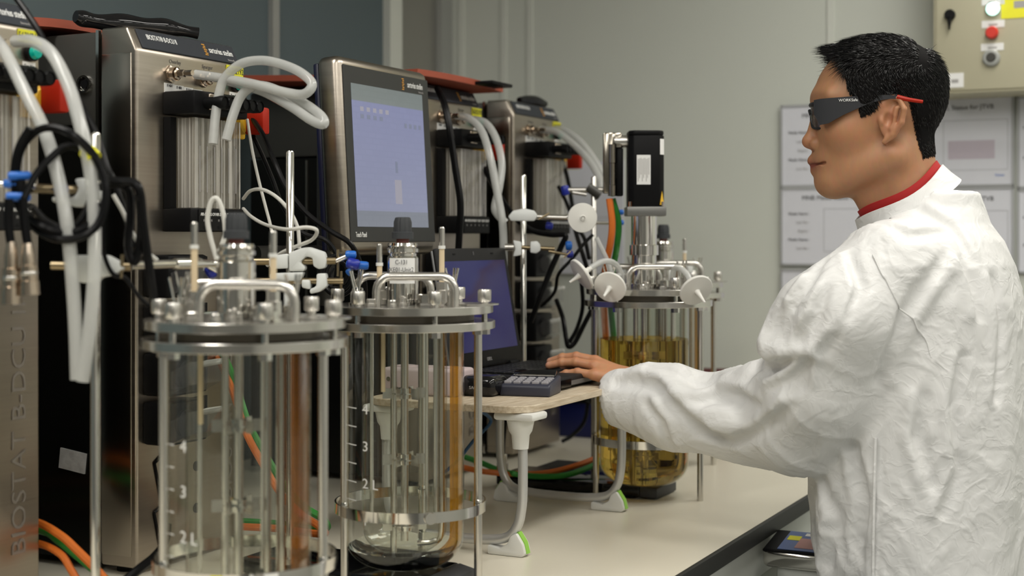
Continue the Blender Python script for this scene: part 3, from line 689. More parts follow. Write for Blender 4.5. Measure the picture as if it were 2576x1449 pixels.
# motor head of the amber vessel
def motor(e):
    c = lambda pr, nm, m_, n=32: MB().lathe(pr, n, (.0, 0, 0)).build(nm, m_, e)
    c([(.034, .4334), (.034, .442), (.024, .443), (.024, .478), (.027, .479)], 'drive_base', 'chrome')
    c([(.027, .4792), (.0255, .4795), (.0255, .500), (.030, .501), (.030, .521), (.0265, .5225), (.0265, .588)], 'drive_sleeve', 'chrome')
    mm = MB().rbox((.002, 0, .5905), (.080, .078, .019), .002).build('mounting_plate', 'plate_grey', e)
    ch = []; a, b = .0365, .026
    for sx, sy in ((a, b), (b, a), (-b, a), (-a, b), (-a, -b), (-b, -a), (b, -a), (a, -b)): ch.append((.002+sx, sy, .6002))
    mo_ = MB().prism(ch, (0, 0, .145), .002, 2).build('motor_housing', 'black', e)
    MB().prism([(.002+(x-.002)*.985, y*.985, .7455) for x, y, z in ch], (0, 0, .010), .003, 2).build('motor_cap', 'black', e)
    pl_ = MB().box((-.004, -.0368, .675), (.028, .0008, .060)).build('rating_plate', 'satin', mo_)
    pl_.data.materials[0] = M['white_label']
    for k in range(9): MB().box((-.015+.0027*k, -.0373, .674+.004*(k % 3)), (.0012, .0003, .046-.006*(k % 3))).build('plate_print', 'print_grey', pl_)
    d45 = Matrix.Rotation(math.radians(45), 3, 'Z')
    sd = MB().box((.0338, -.0318, .722), (.012, .0006, .032), d45).build('side_label', 'white_label', mo_)
    q = [Vector((.0335, -.0321, .6035)) + d45 @ Vector(v) for v in ((-.0068, 0, 0), (.0068, 0, 0), (0, 0, .028))]
    MB().prism(q, d45 @ Vector((0, -.0006, 0))).build('warning_triangle', 'yellow_plate', mo_)
    for sx in (-1, 1): MB().cyl((.002+sx*.033, -.035, .600), (.002+sx*.033, -.035, .610), .0035, n=8).build('mounting_bolt', 'chrome', mm)
    # angled plug with two cables
    MB().cyl((-.035, 0, .735), (-.062, 0, .735), .013, n=18).build('plug_neck', 'satin', e)
    pg = MB(); pg.rbox((-.074, .002, .690), (.020, .030, .125), .003); pg.rbox((-.060, .002, .737), (.030, .028, .032), .005)
    pg.lathe([(.0085, .728), (.0090, .690), (.0078, .689), (.0078, .645), (.0090, .644), (.0090, .622), (.0001, .621)], 16, (-.066, -.012, 0))
    pg.build('plug', 'plug_metal', e)
    pg = MB(); pg.rbox((-.050, .006, .672), (.014, .022, .100), .003); pg.lathe([(.0075, .66), (.0082, .625), (.0001, .622)], 14, (-.056, .008, 0)); pg.build('plug', 'black', e)
motor(V3)
# orange and green motor leads
def wtube(name, m_, pts, r, label, cat, group=None, n=8, sub=6, taper=None):
    P_ = [p if isinstance(p, Vector) else P(*p) for p in pts]
    o = MB().tube(P_, r, n, sub).build(name, m_, None, origin=P_[0]); return tag(o, label, cat, group)
# ------------------------------------------------------------------ rod stands
def stand(rod_s, rod_t, plate_s, label, h=.672):
    o = B(plate_s, .46, 0); e = empty('lab_stand', o, PHI, label, 'lab stand', 'rod stands with black base plates')
    b_ = MB(); b_.rbox((0, 0, .017), (.135, .33, .022), .004).build('base_plate', 'black_gloss', e)
    MB().prism([(-.0675, -.165, .006), (-.058, -.200, .002), (.058, -.200, .002), (.0675, -.165, .006)], (0, 0, .022), .003, 2).build('plate_end', 'knob_grey', e)
    for sx in (-1, 1):
        for sy in (-1, 1): MB().cyl((sx*.05, sy*.14, 0), (sx*.05, sy*.14, .007), .012).build('foot', 'black', e)
    x, y = rod_s-plate_s, rod_t-.46
    MB().lathe([(.0062, .027), (.0062, h-.003), (.0045, h), (.0001, h)], 16, (x, y, 0)).build('rod', 'chrome', e)
    MB().lathe([(.012, .027), (.012, .036), (.0063, .038)], 12, (x, y, 0)).build('rod_collar', 'satin', e)
    return e
ST1 = stand(-1.451, .53, -1.395, 'rod stand at far left behind the blurred bioreactor')
ST2 = stand(-1.0225, .53, -.968, 'rod stand left of the monitor holding two white clamps')
ST3 = stand(-.103, .575, -.068, 'rod stand behind the laptop, black plate under the amber bioreactor')
e4 = empty('lab_stand', B(.034, .469, 0), PHI, 'short footed rod stand left of the black motor', 'lab stand', 'rod stands with black base plates')
MB().lathe([(.0062, .02), (.0062, .669), (.0045, .672), (.0001, .672)], 16).build('rod', 'satin', e4)
MB().rbox((.05, .05, .010), (.16, .20, .018), .004).build('base_plate', 'black', e4)
# ------------------------------------------------------------------ small laptop table on the bench
TH = .256
tb = empty('laptop_table', B(-.485, .415, 0), PHI, 'little plywood laptop table on silver legs with white feet', 'table')
hw, hd, rc = .262, .160, .05
pl = []
for cx, cy, a0 in ((hw-rc, hd-rc, 0), (-hw+rc, hd-rc, 90), (-hw+rc, -hd+rc, 180), (hw-rc, -hd+rc, 270)):
    for k in range(7): a = math.radians(a0+15*k); pl.append((cx+rc*math.cos(a), cy+rc*math.sin(a), TH-.012))
MB().prism(pl, (0, 0, .012), .001, 1).build('table_top', 'plywood', tb)
for sx in (-1, 1):
    x = sx*.220; lg = []
    yf, yb = -.128, .128
    lg = [Vector((x, yf-.006, TH-.06)), Vector((x, yf-.006, .11)), Vector((x, yf-.003, .075)), Vector((x, yf+.004, .05)), Vector((x, yf+.022, .030)), Vector((x, yf+.06, .022)), Vector((x, 0, .020)), Vector((x, yb-.06, .022)), Vector((x, yb-.022, .030)), Vector((x, yb-.004, .05)), Vector((x, yb+.003, .075)), Vector((x, yb+.006, .11)), Vector((x, yb+.006, TH-.06))]
    pts = catmull(lg, 6); vs = []; fs = []
    mb = MB(); mb.tube(pts, .0085, 12, smooth=False); mb.build('leg_loop', 'leg_silver', tb)
    for sy, y in ((-1, yf), (1, yb)):
        br = MB(); yy = y+sy*.002
        br.rbox((x, yy, TH-.019), (.060, .075, .013), .005); br.lathe([(.024, TH-.026), (.020, TH-.045), (.0155, TH-.052), (.0135, TH-.075), (.0001, TH-.075)], 24, (x, yy, 0)); br.build('leg_bracket', 'white_satin', tb)
        ft = MB(); q = [(y-sy*.055, .0), (y+sy*.010, .0), (y+sy*.016, .006), (y+sy*.012, .022), (y-sy*.0005, .040), (y-sy*.012, .034), (y-sy*.018, .020), (y-sy*.032, .012), (y-sy*.055, .016)]
        ft.prism([(x-.013, a, b) for a, b in q], (.026, 0, 0), .003, 2); fo = ft.build('foot', 'white_satin', tb)
        MB().prism([(x-.006, y+sy*.0175, .006), (x-.006, y+sy*.013, .024), (x-.006, y+sy*.001, .041), (x-.006, y-sy*.004, .038), (x-.006, y+sy*.008, .020), (x-.006, y+sy*.012, .006)], (.012, 0, 0)).build('grip_strip', 'lime', fo)
# ------------------------------------------------------------------ laptop
lx, ly, lh = .294, .225, .028
lp = empty('laptop', B(-.344, .422, TH), PHI, 'open black laptop with a dark blue screen on the small table', 'laptop')
ba = MB().rbox((0, 0, .014), (lx, ly, .020), .004).build('base', 'lap_black', lp)
MB().box((-lx/2-.0003, .02, .011), (.0012, .16, .010)).build('side_trim', 'lap_side', lp)
MB().box((0, -ly/2-.0003, .011), (.20, .0012, .008)).build('front_trim', 'lap_side', lp)
MB().box((-lx/2+.02, -ly/2+.012, .012), (.045, .03, .014)).build('corner_trim', 'black_gloss', lp)
for k in range(10): MB().box((-lx/2-.0012, .085-.007*k, .011), (.001, .003, .007)).build('vent_slot', 'black', ba)
for sx in (-1, 1):
    for sy in (-1, 1): MB().cyl((sx*.12, sy*.09, 0), (sx*.12, sy*.09, .006), .008).build('rubber_foot', 'black', lp)
kb = MB().box((0, .026, .0243), (lx-.03, .118, .0012)).build('keyboard_deck', 'black_matte', lp)
kw = .0186
for r_ in range(6):
    n_ = 14 if r_ < 5 else 8; y = .078-.0195*r_; x = -lx/2+.017
    for k in range(n_):
        w_ = kw*.86
        if r_ == 5 and k == 3: w_ = kw*5.6
        key = MB().rbox((x+w_/2, y, .0265), (w_, .0165, .003), .001, 1).build('key', 'keycap', kb); x += w_+kw*.14
MB().box((0, -.072, .0243), (.085, .045, .0008)).build('touchpad', 'black_matte', lp)
# lid
lt = math.radians(10); RL = Matrix.Rotation(-lt, 3, 'X'); hy, hz_ = ly/2-.006, .026; LH = .238
def lpt(x, y, z): v = RL @ Vector((x, y, z)); return v+Vector((0, hy, hz_))
ld = MB().rbox(lpt(0, .006, LH/2), (lx, .010, LH), .004, 2, RL).build('lid', 'lap_black', lp)
MB().rbox(lpt(0, .0135, LH/2), (lx-.004, .006, LH-.006), .0025, 2, RL).build('lid_back', 'lap_side', lp)
MB().box(lpt(.0, .0005, LH/2+.003), (lx-.034, .0012, LH-.058), RL).build('screen', 'laptop_screen', ld)
text('DELL', .0095, 'print_grey', ld, lpt(.0, .0004, .014), (math.pi/2-lt, 0, 0))
for sx in (-1, 1): MB().box(lpt(sx*.08, .0006, LH-.012), (.010, .001, .003), RL).build('lid_bumper', 'black', ld)
MB().box(lpt(0, .0006, LH-.011), (.0018, .001, .007), RL).build('lid_latch', 'lap_side', ld)
for sx in (-1, 1): MB().cyl((sx*.10-.018, hy+.002, hz_-.002), (sx*.10+.018, hy+.002, hz_-.002), .0065, n=12).build('hinge', 'black', lp)
# ------------------------------------------------------------------ things beside the laptop
_c = PZ(1330, 998, TH)+Vector((.004, .040, 0))
ca = empty('calculator', _c, math.radians(-16), 'dark blue desk calculator at the near corner of the laptop table', 'calculator')
MB().prism([(-.046, -.042, 0), (-.046, .042, 0), (-.046, .042, .032), (-.046, .024, .029), (-.046, -.036, .022), (-.046, -.042, .018)], (.092, 0, 0), .004, 3).build('body', 'calc', ca)
for r_ in range(4):
    for k in range(5):
        MB().rbox((-.034+.017*k, -.029+.013*r_, .0235+.0012*r_), (.013, .009, .006), .0015, 1).build('key', 'calc_key', ca)
MB().rbox((0, .033, .0335), (.078, .018, .010), .002, 2, Matrix.Rotation(.5, 3, 'X')).build('display', 'black_gloss', ca)
MB().box((0, .0235, .0320), (.076, .001, .003)).build('display_rim', 'chrome', ca)
_c = PZ(1200, 1000, TH)+Vector((0, .045, 0))
bx = empty('black_adapter', _c, math.radians(-24), 'shiny black rounded adapter between calculator and pink box', 'adapter')
MB().rbox((0, 0, .018), (.095, .070, .036), .014, 4).build('case', 'black_gloss', bx)
text('SAGA', .008, 'print_grey', bx, (.01, -.0353, .016))
_c = PZ(1072, 1000, TH)+Vector((0, .06, 0))
pk = empty('power_strip', _c, math.radians(-24), 'pale pink mains adapter box lying at the back of the laptop table', 'power strip')
MB().rbox((0, 0, .024), (.150, .075, .048), .006, 3).build('case', 'pinkbox', pk)
for x in (-.045, .0, .045): MB().cyl((x, 0, .046), (x, 0, .050), .018, n=20).build('socket', 'pinkbox', pk)
MB().cyl((-.06, -.0374, .028), (-.06, -.039, .028), .004).build('screw', 'satin', pk)
# blue crate at the far end, dark thing beside wall
c1, c2 = PZ(1412, 1104), PZ(1500, 1104)
bc = empty('storage_crate', B(.70, .78, 0), PHI, 'dark blue plastic crate standing at the far end of the bench', 'crate')
MB().prism([(-.055, -.16, 0), (.055, -.16, 0), (.06, -.17, .095), (-.06, -.17, .095)], (0, .34, 0), .004).build('body', 'crate_blue', bc)
MB().rbox((0, 0, .100), (.135, .36, .014), .004).build('rim', 'black', bc)
dk = MB().rbox((0, 0, .09), (.06, .09, .18), .012, 3).build('storage_box', 'maroon', None); dk.location = B(.86, .47, 0); dk.rotation_euler = (0, 0, PHI)
tag(dk, 'small dark maroon box by the wall right of the amber bioreactor', 'box')
# ------------------------------------------------------------------ electrical cabinet and papers on the back wall
SCF = SW-.16
t0, hb = PS(2347, 238, SCF)
cb = empty('electrical_cabinet', B(SW-.08, t0-.30, hb), PHI, 'cream electrical cabinet with push buttons on the wall behind the man', 'cabinet')
# local x = toward wall (+), y = left; cabinet spans t0 .. t0-.6
MB().rbox((0, 0, .35), (.155, .60, .70), .004).build('body', 'cabinet', cb)
MB().rbox((-.079, 0, .35), (.006, .585, .685), .002).build('door', 'cabinet', cb)
def cpt(px, py): t_, h_ = PS(px, py, SCF-.004); return Vector((-.083, t_-(t0-.30), h_-hb))
def cdisc(nm, m_, px, py, rr, ln, **k):
    p_ = cpt(px, py); return MB().lathe([(rr, 0), (rr, ln*.7), (rr*.8, ln), (.0001, ln)], 24, p_, (-1, 0, 0)).build(nm, m_, cb)
cdisc('lamp_ring', 'satin', 2498, 23, .0185, .006); cdisc('green_lamp', 'green_glow', 2498, 23, .016, .012)
cdisc('red_button', 'red_button', 2496, 83, .0155, .016)
cdisc('buzzer_ring', 'frame_grey', 2494, 146, .021, .010); cdisc('buzzer_core', 'hood', 2494, 145, .012, .014)
p_ = cpt(2390, 42); hnd = cdisc('lock_handle', 'black', 2390, 38, .0135, .014)
MB().prism([p_+Vector((-.006, .006, 0)), p_+Vector((-.006, -.006, 0)), p_+Vector((-.006, -.001, -.034)), p_+Vector((-.006, .002, -.034))], (-.008, 0, 0), .001).build('handle_blade', 'black', hnd)
for px, py, w_, h_, m_ in ((2498, 3, .054, .018, 'white_label'), (2498, 60, .054, .018, 'white_label'), (2496, 118, .054, .018, 'white_label'), (2402, 202, .042, .036, 'white_label'), (2572, 8, .10, .07, 'yellow')):
    p_ = cpt(px, py); q = MB().box(p_, (.001, w_, h_)).build('label_plate', m_, cb)
    MB().box(p_+Vector((-.0006, 0, -.002)), (.0004, w_*.4, h_*.25)).build('label_print', 'print_grey', q)
# status sheets in clear pockets
def sheet(pxl, pxr, py0, py1, label, title, rows, part=None):
    ta, ha = PS(pxl, py0, SW); tb_, hb_ = PS(pxr, py1, SW); w_ = ta-tb_; hh = ha-hb_
    e = empty('status_sheet', B(SW-.0085, (ta+tb_)/2, hb_), PHI-math.pi/2, label, 'paper sheet', 'status sheets on the wall')
    # local x right along wall, y into wall
    MB().box((0, .001, hh/2), (w_-.004, .002, hh-.004)).build('sheet', 'paper', e)
    fr = MB()
    for a in ((0, -.001, .003, w_, .004, .006), (0, -.001, hh-.003, w_, .004, .006), (-w_/2+.003, -.001, hh/2, .006, .004, hh), (w_/2-.003, -.001, hh/2, .006, .004, hh)): fr.box(a[:3], a[3:])
    fr.build('pocket_rim', 'paper_frame', e)
    text(title, .017, 'print_dark', e, (0.0, -.0006, hh*.86), name='title')
    for k, tx in enumerate(rows):
        text(tx, .0105, 'print_dark' if k % 3 == 0 else 'print_grey', e, (-w_*.24, -.0006, hh*(.66-.11*k)), align='RIGHT', name='row_text')
    bx_ = MB()
    for a in ((.05, hh*.72, w_*.55, .0012), (.05, hh*.18, w_*.55, .0012)): bx_.box((a[0], -.0004, a[1]), (a[2], .0004, a[3]))
    for sx in (-1, 1): bx_.box((.05+sx*w_*.275, -.0004, hh*.45), (.0012, .0004, hh*.54))
    bx_.build('table_lines', 'paper_frame', e)
    if part: 
        MB().box((.04, -.0004, hh*.40), (w_*.4, .0004, hh*.2)).build('pink_block', 'pink_print', e)
        text('Notes', .009, 'blue_print', e, (w_*.38, -.0006, hh*.12), name='note_text')
    return e
rws = ('Media Name :', 'Lot No :', 'Expiry :', 'Media Name :', 'Lot No :')
sheet(1966, 2254, 266, 467, 'status sheet on the wall directly in front of the man\'s glasses', 'MNB OPTL Status for JTVB', rws)
sheet(2262, 2552, 246, 468, 'status sheet on the wall just behind the man\'s head, pink block on it', 'MNB OPTL Status for JTVB', rws, True)
sheet(1966, 2254, 472, 670, 'status sheet on the wall in front of the man\'s chin and collar', 'MNB Media Status for JTVB', rws)
sheet(2262, 2552, 474, 684, 'status sheet on the wall behind the man\'s back, below the pink one', 'MNB Media Status for JTVB', rws)
sheet(1966, 2254, 676, 872, 'lowest status sheet on the wall beside the man\'s shoulder', 'MNB Media Status for JTVB', rws)
sheet(2560, 2860, 244, 470, 'status sheet at the right edge of the picture, upper one', 'MNB OPTL Status for JTVB', rws)
sheet(2560, 2860, 476, 690, 'status sheet at the right edge of the picture, lower one', 'MNB Media Status for JTVB', rws)
ta, ha = PS(1398, 408, SW); tb_, hb_ = PS(1572, 690, SW)
nb = empty('notice_board', B(SW-.010, (ta+tb_)/2, hb_), PHI-math.pi/2, 'pale notice board on the wall behind the farthest tower, yellow strip on top', 'notice board')
MB().box((0, .002, (ha-hb_)/2), (ta-tb_, .006, ha-hb_)).build('board', 'paper', nb)
MB().box((-(ta-tb_)/2+.045, -.0015, ha-hb_-.016), (.075, .001, .012)).build('yellow_strip', 'yellow', nb)
MB().box((.02, -.0015, (ha-hb_)*.5), ((ta-tb_)*.55, .001, .0015)).build('ruled_line', 'paper_frame', nb)
# ------------------------------------------------------------------ pedestal scale in front of the bench
pl_ = P(1915, 1370, 2.655); pc = pl_+Vector((.894*.068+.448*.055, -.448*.068+.894*.055, 0))
psx = empty('weighing_scale', (pc.x, pc.y, FLOOR), PHI-math.pi/2, 'floor scale with a blue display head standing at the bench front', 'scale')
zt = pc.z-FLOOR; RH = Matrix.Rotation(math.radians(9), 3, 'X')
def spt(x, y, z): return Vector((0, 0, zt-.018))+RH @ Vector((x, y, z))
MB().rbox(spt(0, 0, 0), (.136, .110, .036), .012, 3, RH).build('display_head', 'chrome', psx)
MB().rbox(spt(-.008, 0, .0165), (.116, .106, .006), .002, 1, RH).build('head_bezel', 'black', psx)
MB().box(spt(.008, 0, .0202), (.094, .096, .001), RH).build('keypad_sheet', 'scale_blue', psx)
MB().box(spt(.018, -.012, .0209), (.056, .050, .0008), RH).build('display_window', 'scale_pink', psx)
MB().box(spt(-.022, .012, .0209), (.024, .022, .0008), RH).build('approval_sticker', 'yellow', psx)
MB().box(spt(.006, .034, .0209), (.024, .014, .0008), RH).build('logo_patch', 'print_white', psx)
MB().cyl((0, -.01, .07), (0, -.01, zt-.04), .03, n=20).build('pillar', 'apron', psx)
MB().rbox((0, -.005, zt-.085), (.09, .07, .10), .01).build('head_bracket', 'apron', psx)
MB().rbox((-.02, .03, .04), (.20, .20, .06), .01).build('weighing_platform', 'satin', psx)
# ------------------------------------------------------------------ sheets and bags on the towers
def sheet_on(s0, s1, t0, t1, h0, th, lift, label, flap=False):
    e = empty('rubber_sheet', B((s0+s1)/2, (t0+t1)/2, h0), PHI, label, 'rubber sheet', 'orange rubber sheets on the towers')
    n = 10; a, b = (s1-s0)/2, (t1-t0)/2; vs = []; fs = []
    for i in range(n+1):
        for j in range(n+1):
            u, v = i/n*2-1, j/n*2-1; z = lift*(1-u*u)*.3+lift*max(0, v)*max(0, -u)
            vs += [(a*u, b*v, z), (a*u, b*v, z+th)]
    k = lambda i, j, q: (i*(n+1)+j)*2+q
    for i in range(n):
        for j in range(n):
            fs += [(k(i, j, 1), k(i+1, j, 1), k(i+1, j+1, 1), k(i, j+1, 1)), (k(i, j, 0), k(i, j+1, 0), k(i+1, j+1, 0), k(i+1, j, 0))]
    for i in range(n):
        fs += [(k(i, 0, 0), k(i+1, 0, 0), k(i+1, 0, 1), k(i, 0, 1)), (k(i, n, 0), k(i, n, 1), k(i+1, n, 1), k(i+1, n, 0)), (k(0, i, 0), k(0, i, 1), k(0, i+1, 1), k(0, i+1, 0)), (k(n, i, 0), k(n, i+1, 0), k(n, i+1, 1), k(n, i, 1))]
    MB().add(vs, fs).build('sheet', 'orange_sheet', e)
    if flap: MB().rbox((a*.55, -b-.02, lift*.2+.006), (.10, .05, .008), .003).build('pull_flap', 'black', e)
    return e
sheet_on(-1.185, -.90, .93, 1.22, THT+.001, .014, .030, 'orange rubber sheet curled on top of the tower left of the monitor')
sheet_on(-.315, .075, .715, 1.22, THT+.001, .013, .012, 'orange rubber sheet overhanging the tower behind the monitor', True)
sheet_on(.175, .40, .95, 1.22, THT+.001, .012, .012, 'orange rubber sheet on the farthest tower')
mb = MB(); pp = [(190, 41, 2.30), (230, 52, 2.32), (300, 60, 2.35), (370, 66, 2.38), (430, 72, 2.41), (498, 84, 2.43)]
mb.tube([P(*p) for p in pp], lambda t: .010+.006*math.sin(math.pi*t)+.002*math.sin(19*t), 12, 8)
tag(mb.build('plastic_bag', 'black_gloss', None, origin=P(350, 64, 2.37)), 'crumpled shiny black bag on top of the tower left of the monitor', 'bag')
mb = MB(); mb.tube([P(*p) for p in [(1306, 252, 3.57), (1325, 253, 3.60), (1350, 255, 3.63), (1372, 262, 3.66)]], lambda t: .008+.006*math.sin(math.pi*t), 10, 6)
tag(mb.build('plastic_bag', 'black_gloss', None, origin=P(1340, 253, 3.6)), 'small black bag on the farthest tower', 'bag')
t_, h_ = PS(178, 1160, XC2-TWID/2)
MB().box((-TWID/2+.0045, t_-TF, h_), (.003, .055, .033), Matrix.Rotation(.12, 3, 'X')).build('foil_label', 'foil', T2)

# ------------------------------------------------------------------ silicone hoses
hose = lambda pts, label, r=.0078, m_='silicone': wtube('silicone_hose', m_, pts, r, label, 'hose', 'translucent silicone hoses', n=12, sub=6)
hose([(493, 187, 2.33), (560, 197, 2.30), (640, 212, 2.26), (716, 232, 2.22), (764, 237, 2.20), (785, 211, 2.20), (752, 180, 2.22), (700, 159, 2.25), (652, 152, 2.27), (604, 162, 2.28), (566, 196, 2.29), (550, 240, 2.29), (541, 300, 2.285), (536, 362, 2.28)], 'silicone hose curling in an upper loop left of the monitor')
hose([(566, 202, 2.36), (610, 214, 2.31), (666, 232, 2.27), (732, 268, 2.22), (786, 304, 2.19), (814, 312, 2.18), (808, 292, 2.19), (768, 262, 2.22), (720, 237, 2.25), (668, 217, 2.27), (634, 219, 2.28), (606, 242, 2.285), (586, 290, 2.28), (569, 352, 2.275)], 'silicone hose drooping in a lower loop left of the monitor')
hose([(-10, 100, 1.93), (15, 135, 1.88), (60, 225, 1.83), (112, 330, 1.80), (145, 440, 1.78), (168, 560, 1.77), (182, 700, 1.77), (190, 830, 1.77), (194, 955, 1.77)], 'silicone hose hanging at far left, the longer straight strand on the left', .0085)
hose([(40, 104, 1.93), (85, 105, 1.88), (130, 135, 1.84), (172, 215, 1.81), (198, 300, 1.79), (222, 400, 1.78), (236, 520, 1.775), (237, 680, 1.77), (226, 820, 1.77), (208, 960, 1.77)], 'silicone hose hanging at far left, passing through the yellow tape', .0085)
hose([(1150, 292, 3.16), (1180, 298, 3.10), (1212, 330, 3.06), (1234, 400, 3.03), (1250, 480, 3.02), (1264, 560, 3.01), (1267, 640, 3.01), (1268, 720, 3.01)], 'silicone hose running straight down beside the farthest tower', .0085)
hose([(1186, 300, 3.18), (1222, 310, 3.12), (1248, 350, 3.08), (1262, 410, 3.05), (1256, 470, 3.03), (1245, 520, 3.02), (1252, 540, 3.02), (1272, 560, 3.02)], 'silicone hose bending beside the farthest tower and ending at a clamp', .0085)
hose([(1362, 326, 3.55), (1400, 332, 3.48), (1445, 365, 3.40), (1485, 408, 3.32), (1508, 450, 3.25), (1514, 478, 3.2)], 'silicone hose arching from the farthest tower toward the motor plug, lower one', .0085)
hose([(1376, 330, 3.58), (1412, 326, 3.52), (1455, 352, 3.44), (1494, 400, 3.36), (1520, 450, 3.3), (1526, 478, 3.28)], 'silicone hose arching from the farthest tower toward the motor plug, upper one', .0085)
hose([(1500, 598, 2.89), (1516, 630, 2.89), (1530, 662, 2.89), (1538, 690, 2.89)], 'thin hose leaving the upright white filter disc', .005)
hose([(1484, 675, 2.81), (1510, 660, 2.82), (1532, 657, 2.83), (1552, 668, 2.85), (1563, 692, 2.87), (1566, 720, 2.88)], 'thin hose from the edge-on filter to the vessel lid', .006)
hose([(1737, 708, 2.82), (1728, 690, 2.83), (1712, 676, 2.84), (1697, 676, 2.86), (1692, 700, 2.88), (1692, 722, 2.89)], 'thin hose behind the right hand filter disc', .006)
hose([(1540, 706, 2.82), (1553, 694, 2.85), (1568, 692, 2.89), (1578, 708, 2.92), (1580, 728, 2.93)], 'short thin hose from the front filter disc to the lid', .005)
yt = MB().tube([P(216, 378, 1.785), P(238, 400, 1.78)], .0105, 12, smooth=False).build('tape_ring', 'yellow', None, origin=P(228, 388, 1.78)); tag(yt, 'yellow tape wrapped round the far left hose', 'tape')

# ------------------------------------------------------------------ filters
def filt(px, py, d, r, nrm, label, noz=.030):
    c = P(px, py, d); e = empty('syringe_filter', c, 0, label, 'filter', 'white disc filters')
    MB().lathe([(.0001, .006), (r*.35, .0055), (r*.85, .0035), (r*.97, .003), (r, .0015), (r, -.0015), (r*.97, -.003), (r*.85, -.0035), (r*.35, -.0055), (.0001, -.006)], 36, (0, 0, 0), nrm).build('disc', 'filter_white', e)
    MB().lathe([(.0065, .005), (.005, .010), (.0034, noz*.6), (.0022, noz), (.0001, noz)], 14, (0, 0, 0), nrm).build('nozzle', 'filter_white', e)
    MB().lathe([(.0065, .005), (.0062, .014), (.0048, .015), (.0055, .019), (.0040, .020), (.0045, .024), (.0001, .024)], 14, (0, 0, 0), -Vector(nrm)).build('barb', 'filter_white', e)
    return e
filt(1465, 548, 2.90, .0305, (.10, -.97, -.10), 'round white disc filter seen flat, left of the motor', .010)
filt(1463, 690, 2.80, .034, (-.80, -.28, -.52), 'white disc filter seen almost edge-on at the lid\'s left')
filt(1535, 722, 2.80, .0325, (-.35, -.82, -.40), 'white disc filter at the front of the amber vessel lid, nozzle to lower left', .042)
filt(1751, 730, 2.79, .0345, (.28, -.70, -.50), 'white disc filter with faint print at the right of the lid, nozzle down', .042)

# ------------------------------------------------------------------ electric leads
def lead(pts, label, m_='cable', r=.0045, grp='black leads'): return wtube('cable', m_, pts, r, label, 'cable', grp, n=8, sub=6)
lead([(30, -20, 1.95), (95, 75, 1.92), (150, 178, 1.90), (200, 258, 1.88), (243, 340, 1.87), (268, 420, 1.86), (292, 470, 1.86), (340, 620, 1.86)], 'black lead running down diagonally from the top left corner', r=.0045)
lp_ = [(75, 322), (46, 375), (36, 440), (48, 520), (92, 577), (150, 602), (214, 592), (255, 548), (266, 470), (242, 400), (192, 346), (140, 322), (92, 330), (52, 378), (42, 450), (60, 530), (110, 570), (170, 585), (225, 565), (250, 510)]
lead([(x, y, 1.76+.004*i % .02) for i, (x, y) in enumerate(lp_)], 'black lead coiled in a loop at far left', r=.0052)
lead([(60, 500, 1.75), (90, 440, 1.76), (130, 395, 1.77), (170, 368, 1.785), (215, 385, 1.80), (236, 440, 1.80), (222, 520, 1.79), (180, 575, 1.78), (120, 560, 1.77), (80, 520, 1.76)], 'inner turn of black lead inside the far left coil', r=.0048)
lead([(22, 500, 1.74), (21, 560, 1.74), (27, 612, 1.74)], 'short black lead above the left metal plug', r=.0058)
lead([(58, 500, 1.75), (62, 560, 1.75), (69, 615, 1.75)], 'short black lead above the right metal plug', r=.0058)
lead([(245, 440, 1.80), (290, 456, 1.80), (335, 460, 1.80), (352, 485, 1.80), (360, 560, 1.81), (372, 650, 1.82), (382, 720, 1.83), (395, 800, 1.85)], 'black lead bending over and dropping left of the blurred vessel', r=.006)
lead([(250, 470, 1.81), (290, 462, 1.81), (322, 478, 1.81), (328, 540, 1.82), (322, 620, 1.82), (338, 660, 1.82), (352, 610, 1.82), (354, 540, 1.81), (348, 490, 1.80)], 'black lead looping twice left of the blurred vessel', r=.0055)
lead([(255, 560, 1.80), (262, 640, 1.81), (285, 690, 1.82), (315, 700, 1.83), (345, 740, 1.84), (372, 770, 1.85)], 'thin black lead slanting to the blurred vessel lid', r=.003)
lead([(285, 490, 1.84), (310, 535, 1.84), (335, 590, 1.84), (360, 625, 1.85), (395, 655, 1.86)], 'thin white lead at far left between black ones', 'cable_white', .0028, 'white leads')
for px, y0, y1, k in ((28, 608, 765, 0), (69, 612, 742, 1)):
    d = 1.74; a = P(px, y0, d); b = P(px+6*k, y1, d); L_ = (b-a).length
    e = empty('coaxial_plug', a, 0, ('left', 'right')[k]+' nickel plug hanging from a black lead at far left', 'plug', 'hanging metal plugs')
    MB().lathe([(.0055, 0), (.0075, .012), (.0085, .02), (.0085, L_*.42), (.0105, L_*.43), (.0105, L_*.72), (.0115, L_*.73), (.0125, L_), (.010, L_), (.0095, L_*.9), (.0001, L_*.9)], 20, (0, 0, 0), (b-a)).build('shell', 'nickel', e)
    MB().lathe([(.0108, L_*.55), (.0112, L_*.56), (.0112, L_*.60), (.0108, L_*.61)], 20, (0, 0, 0), (b-a)).build('grip_ring', 'satin', e)
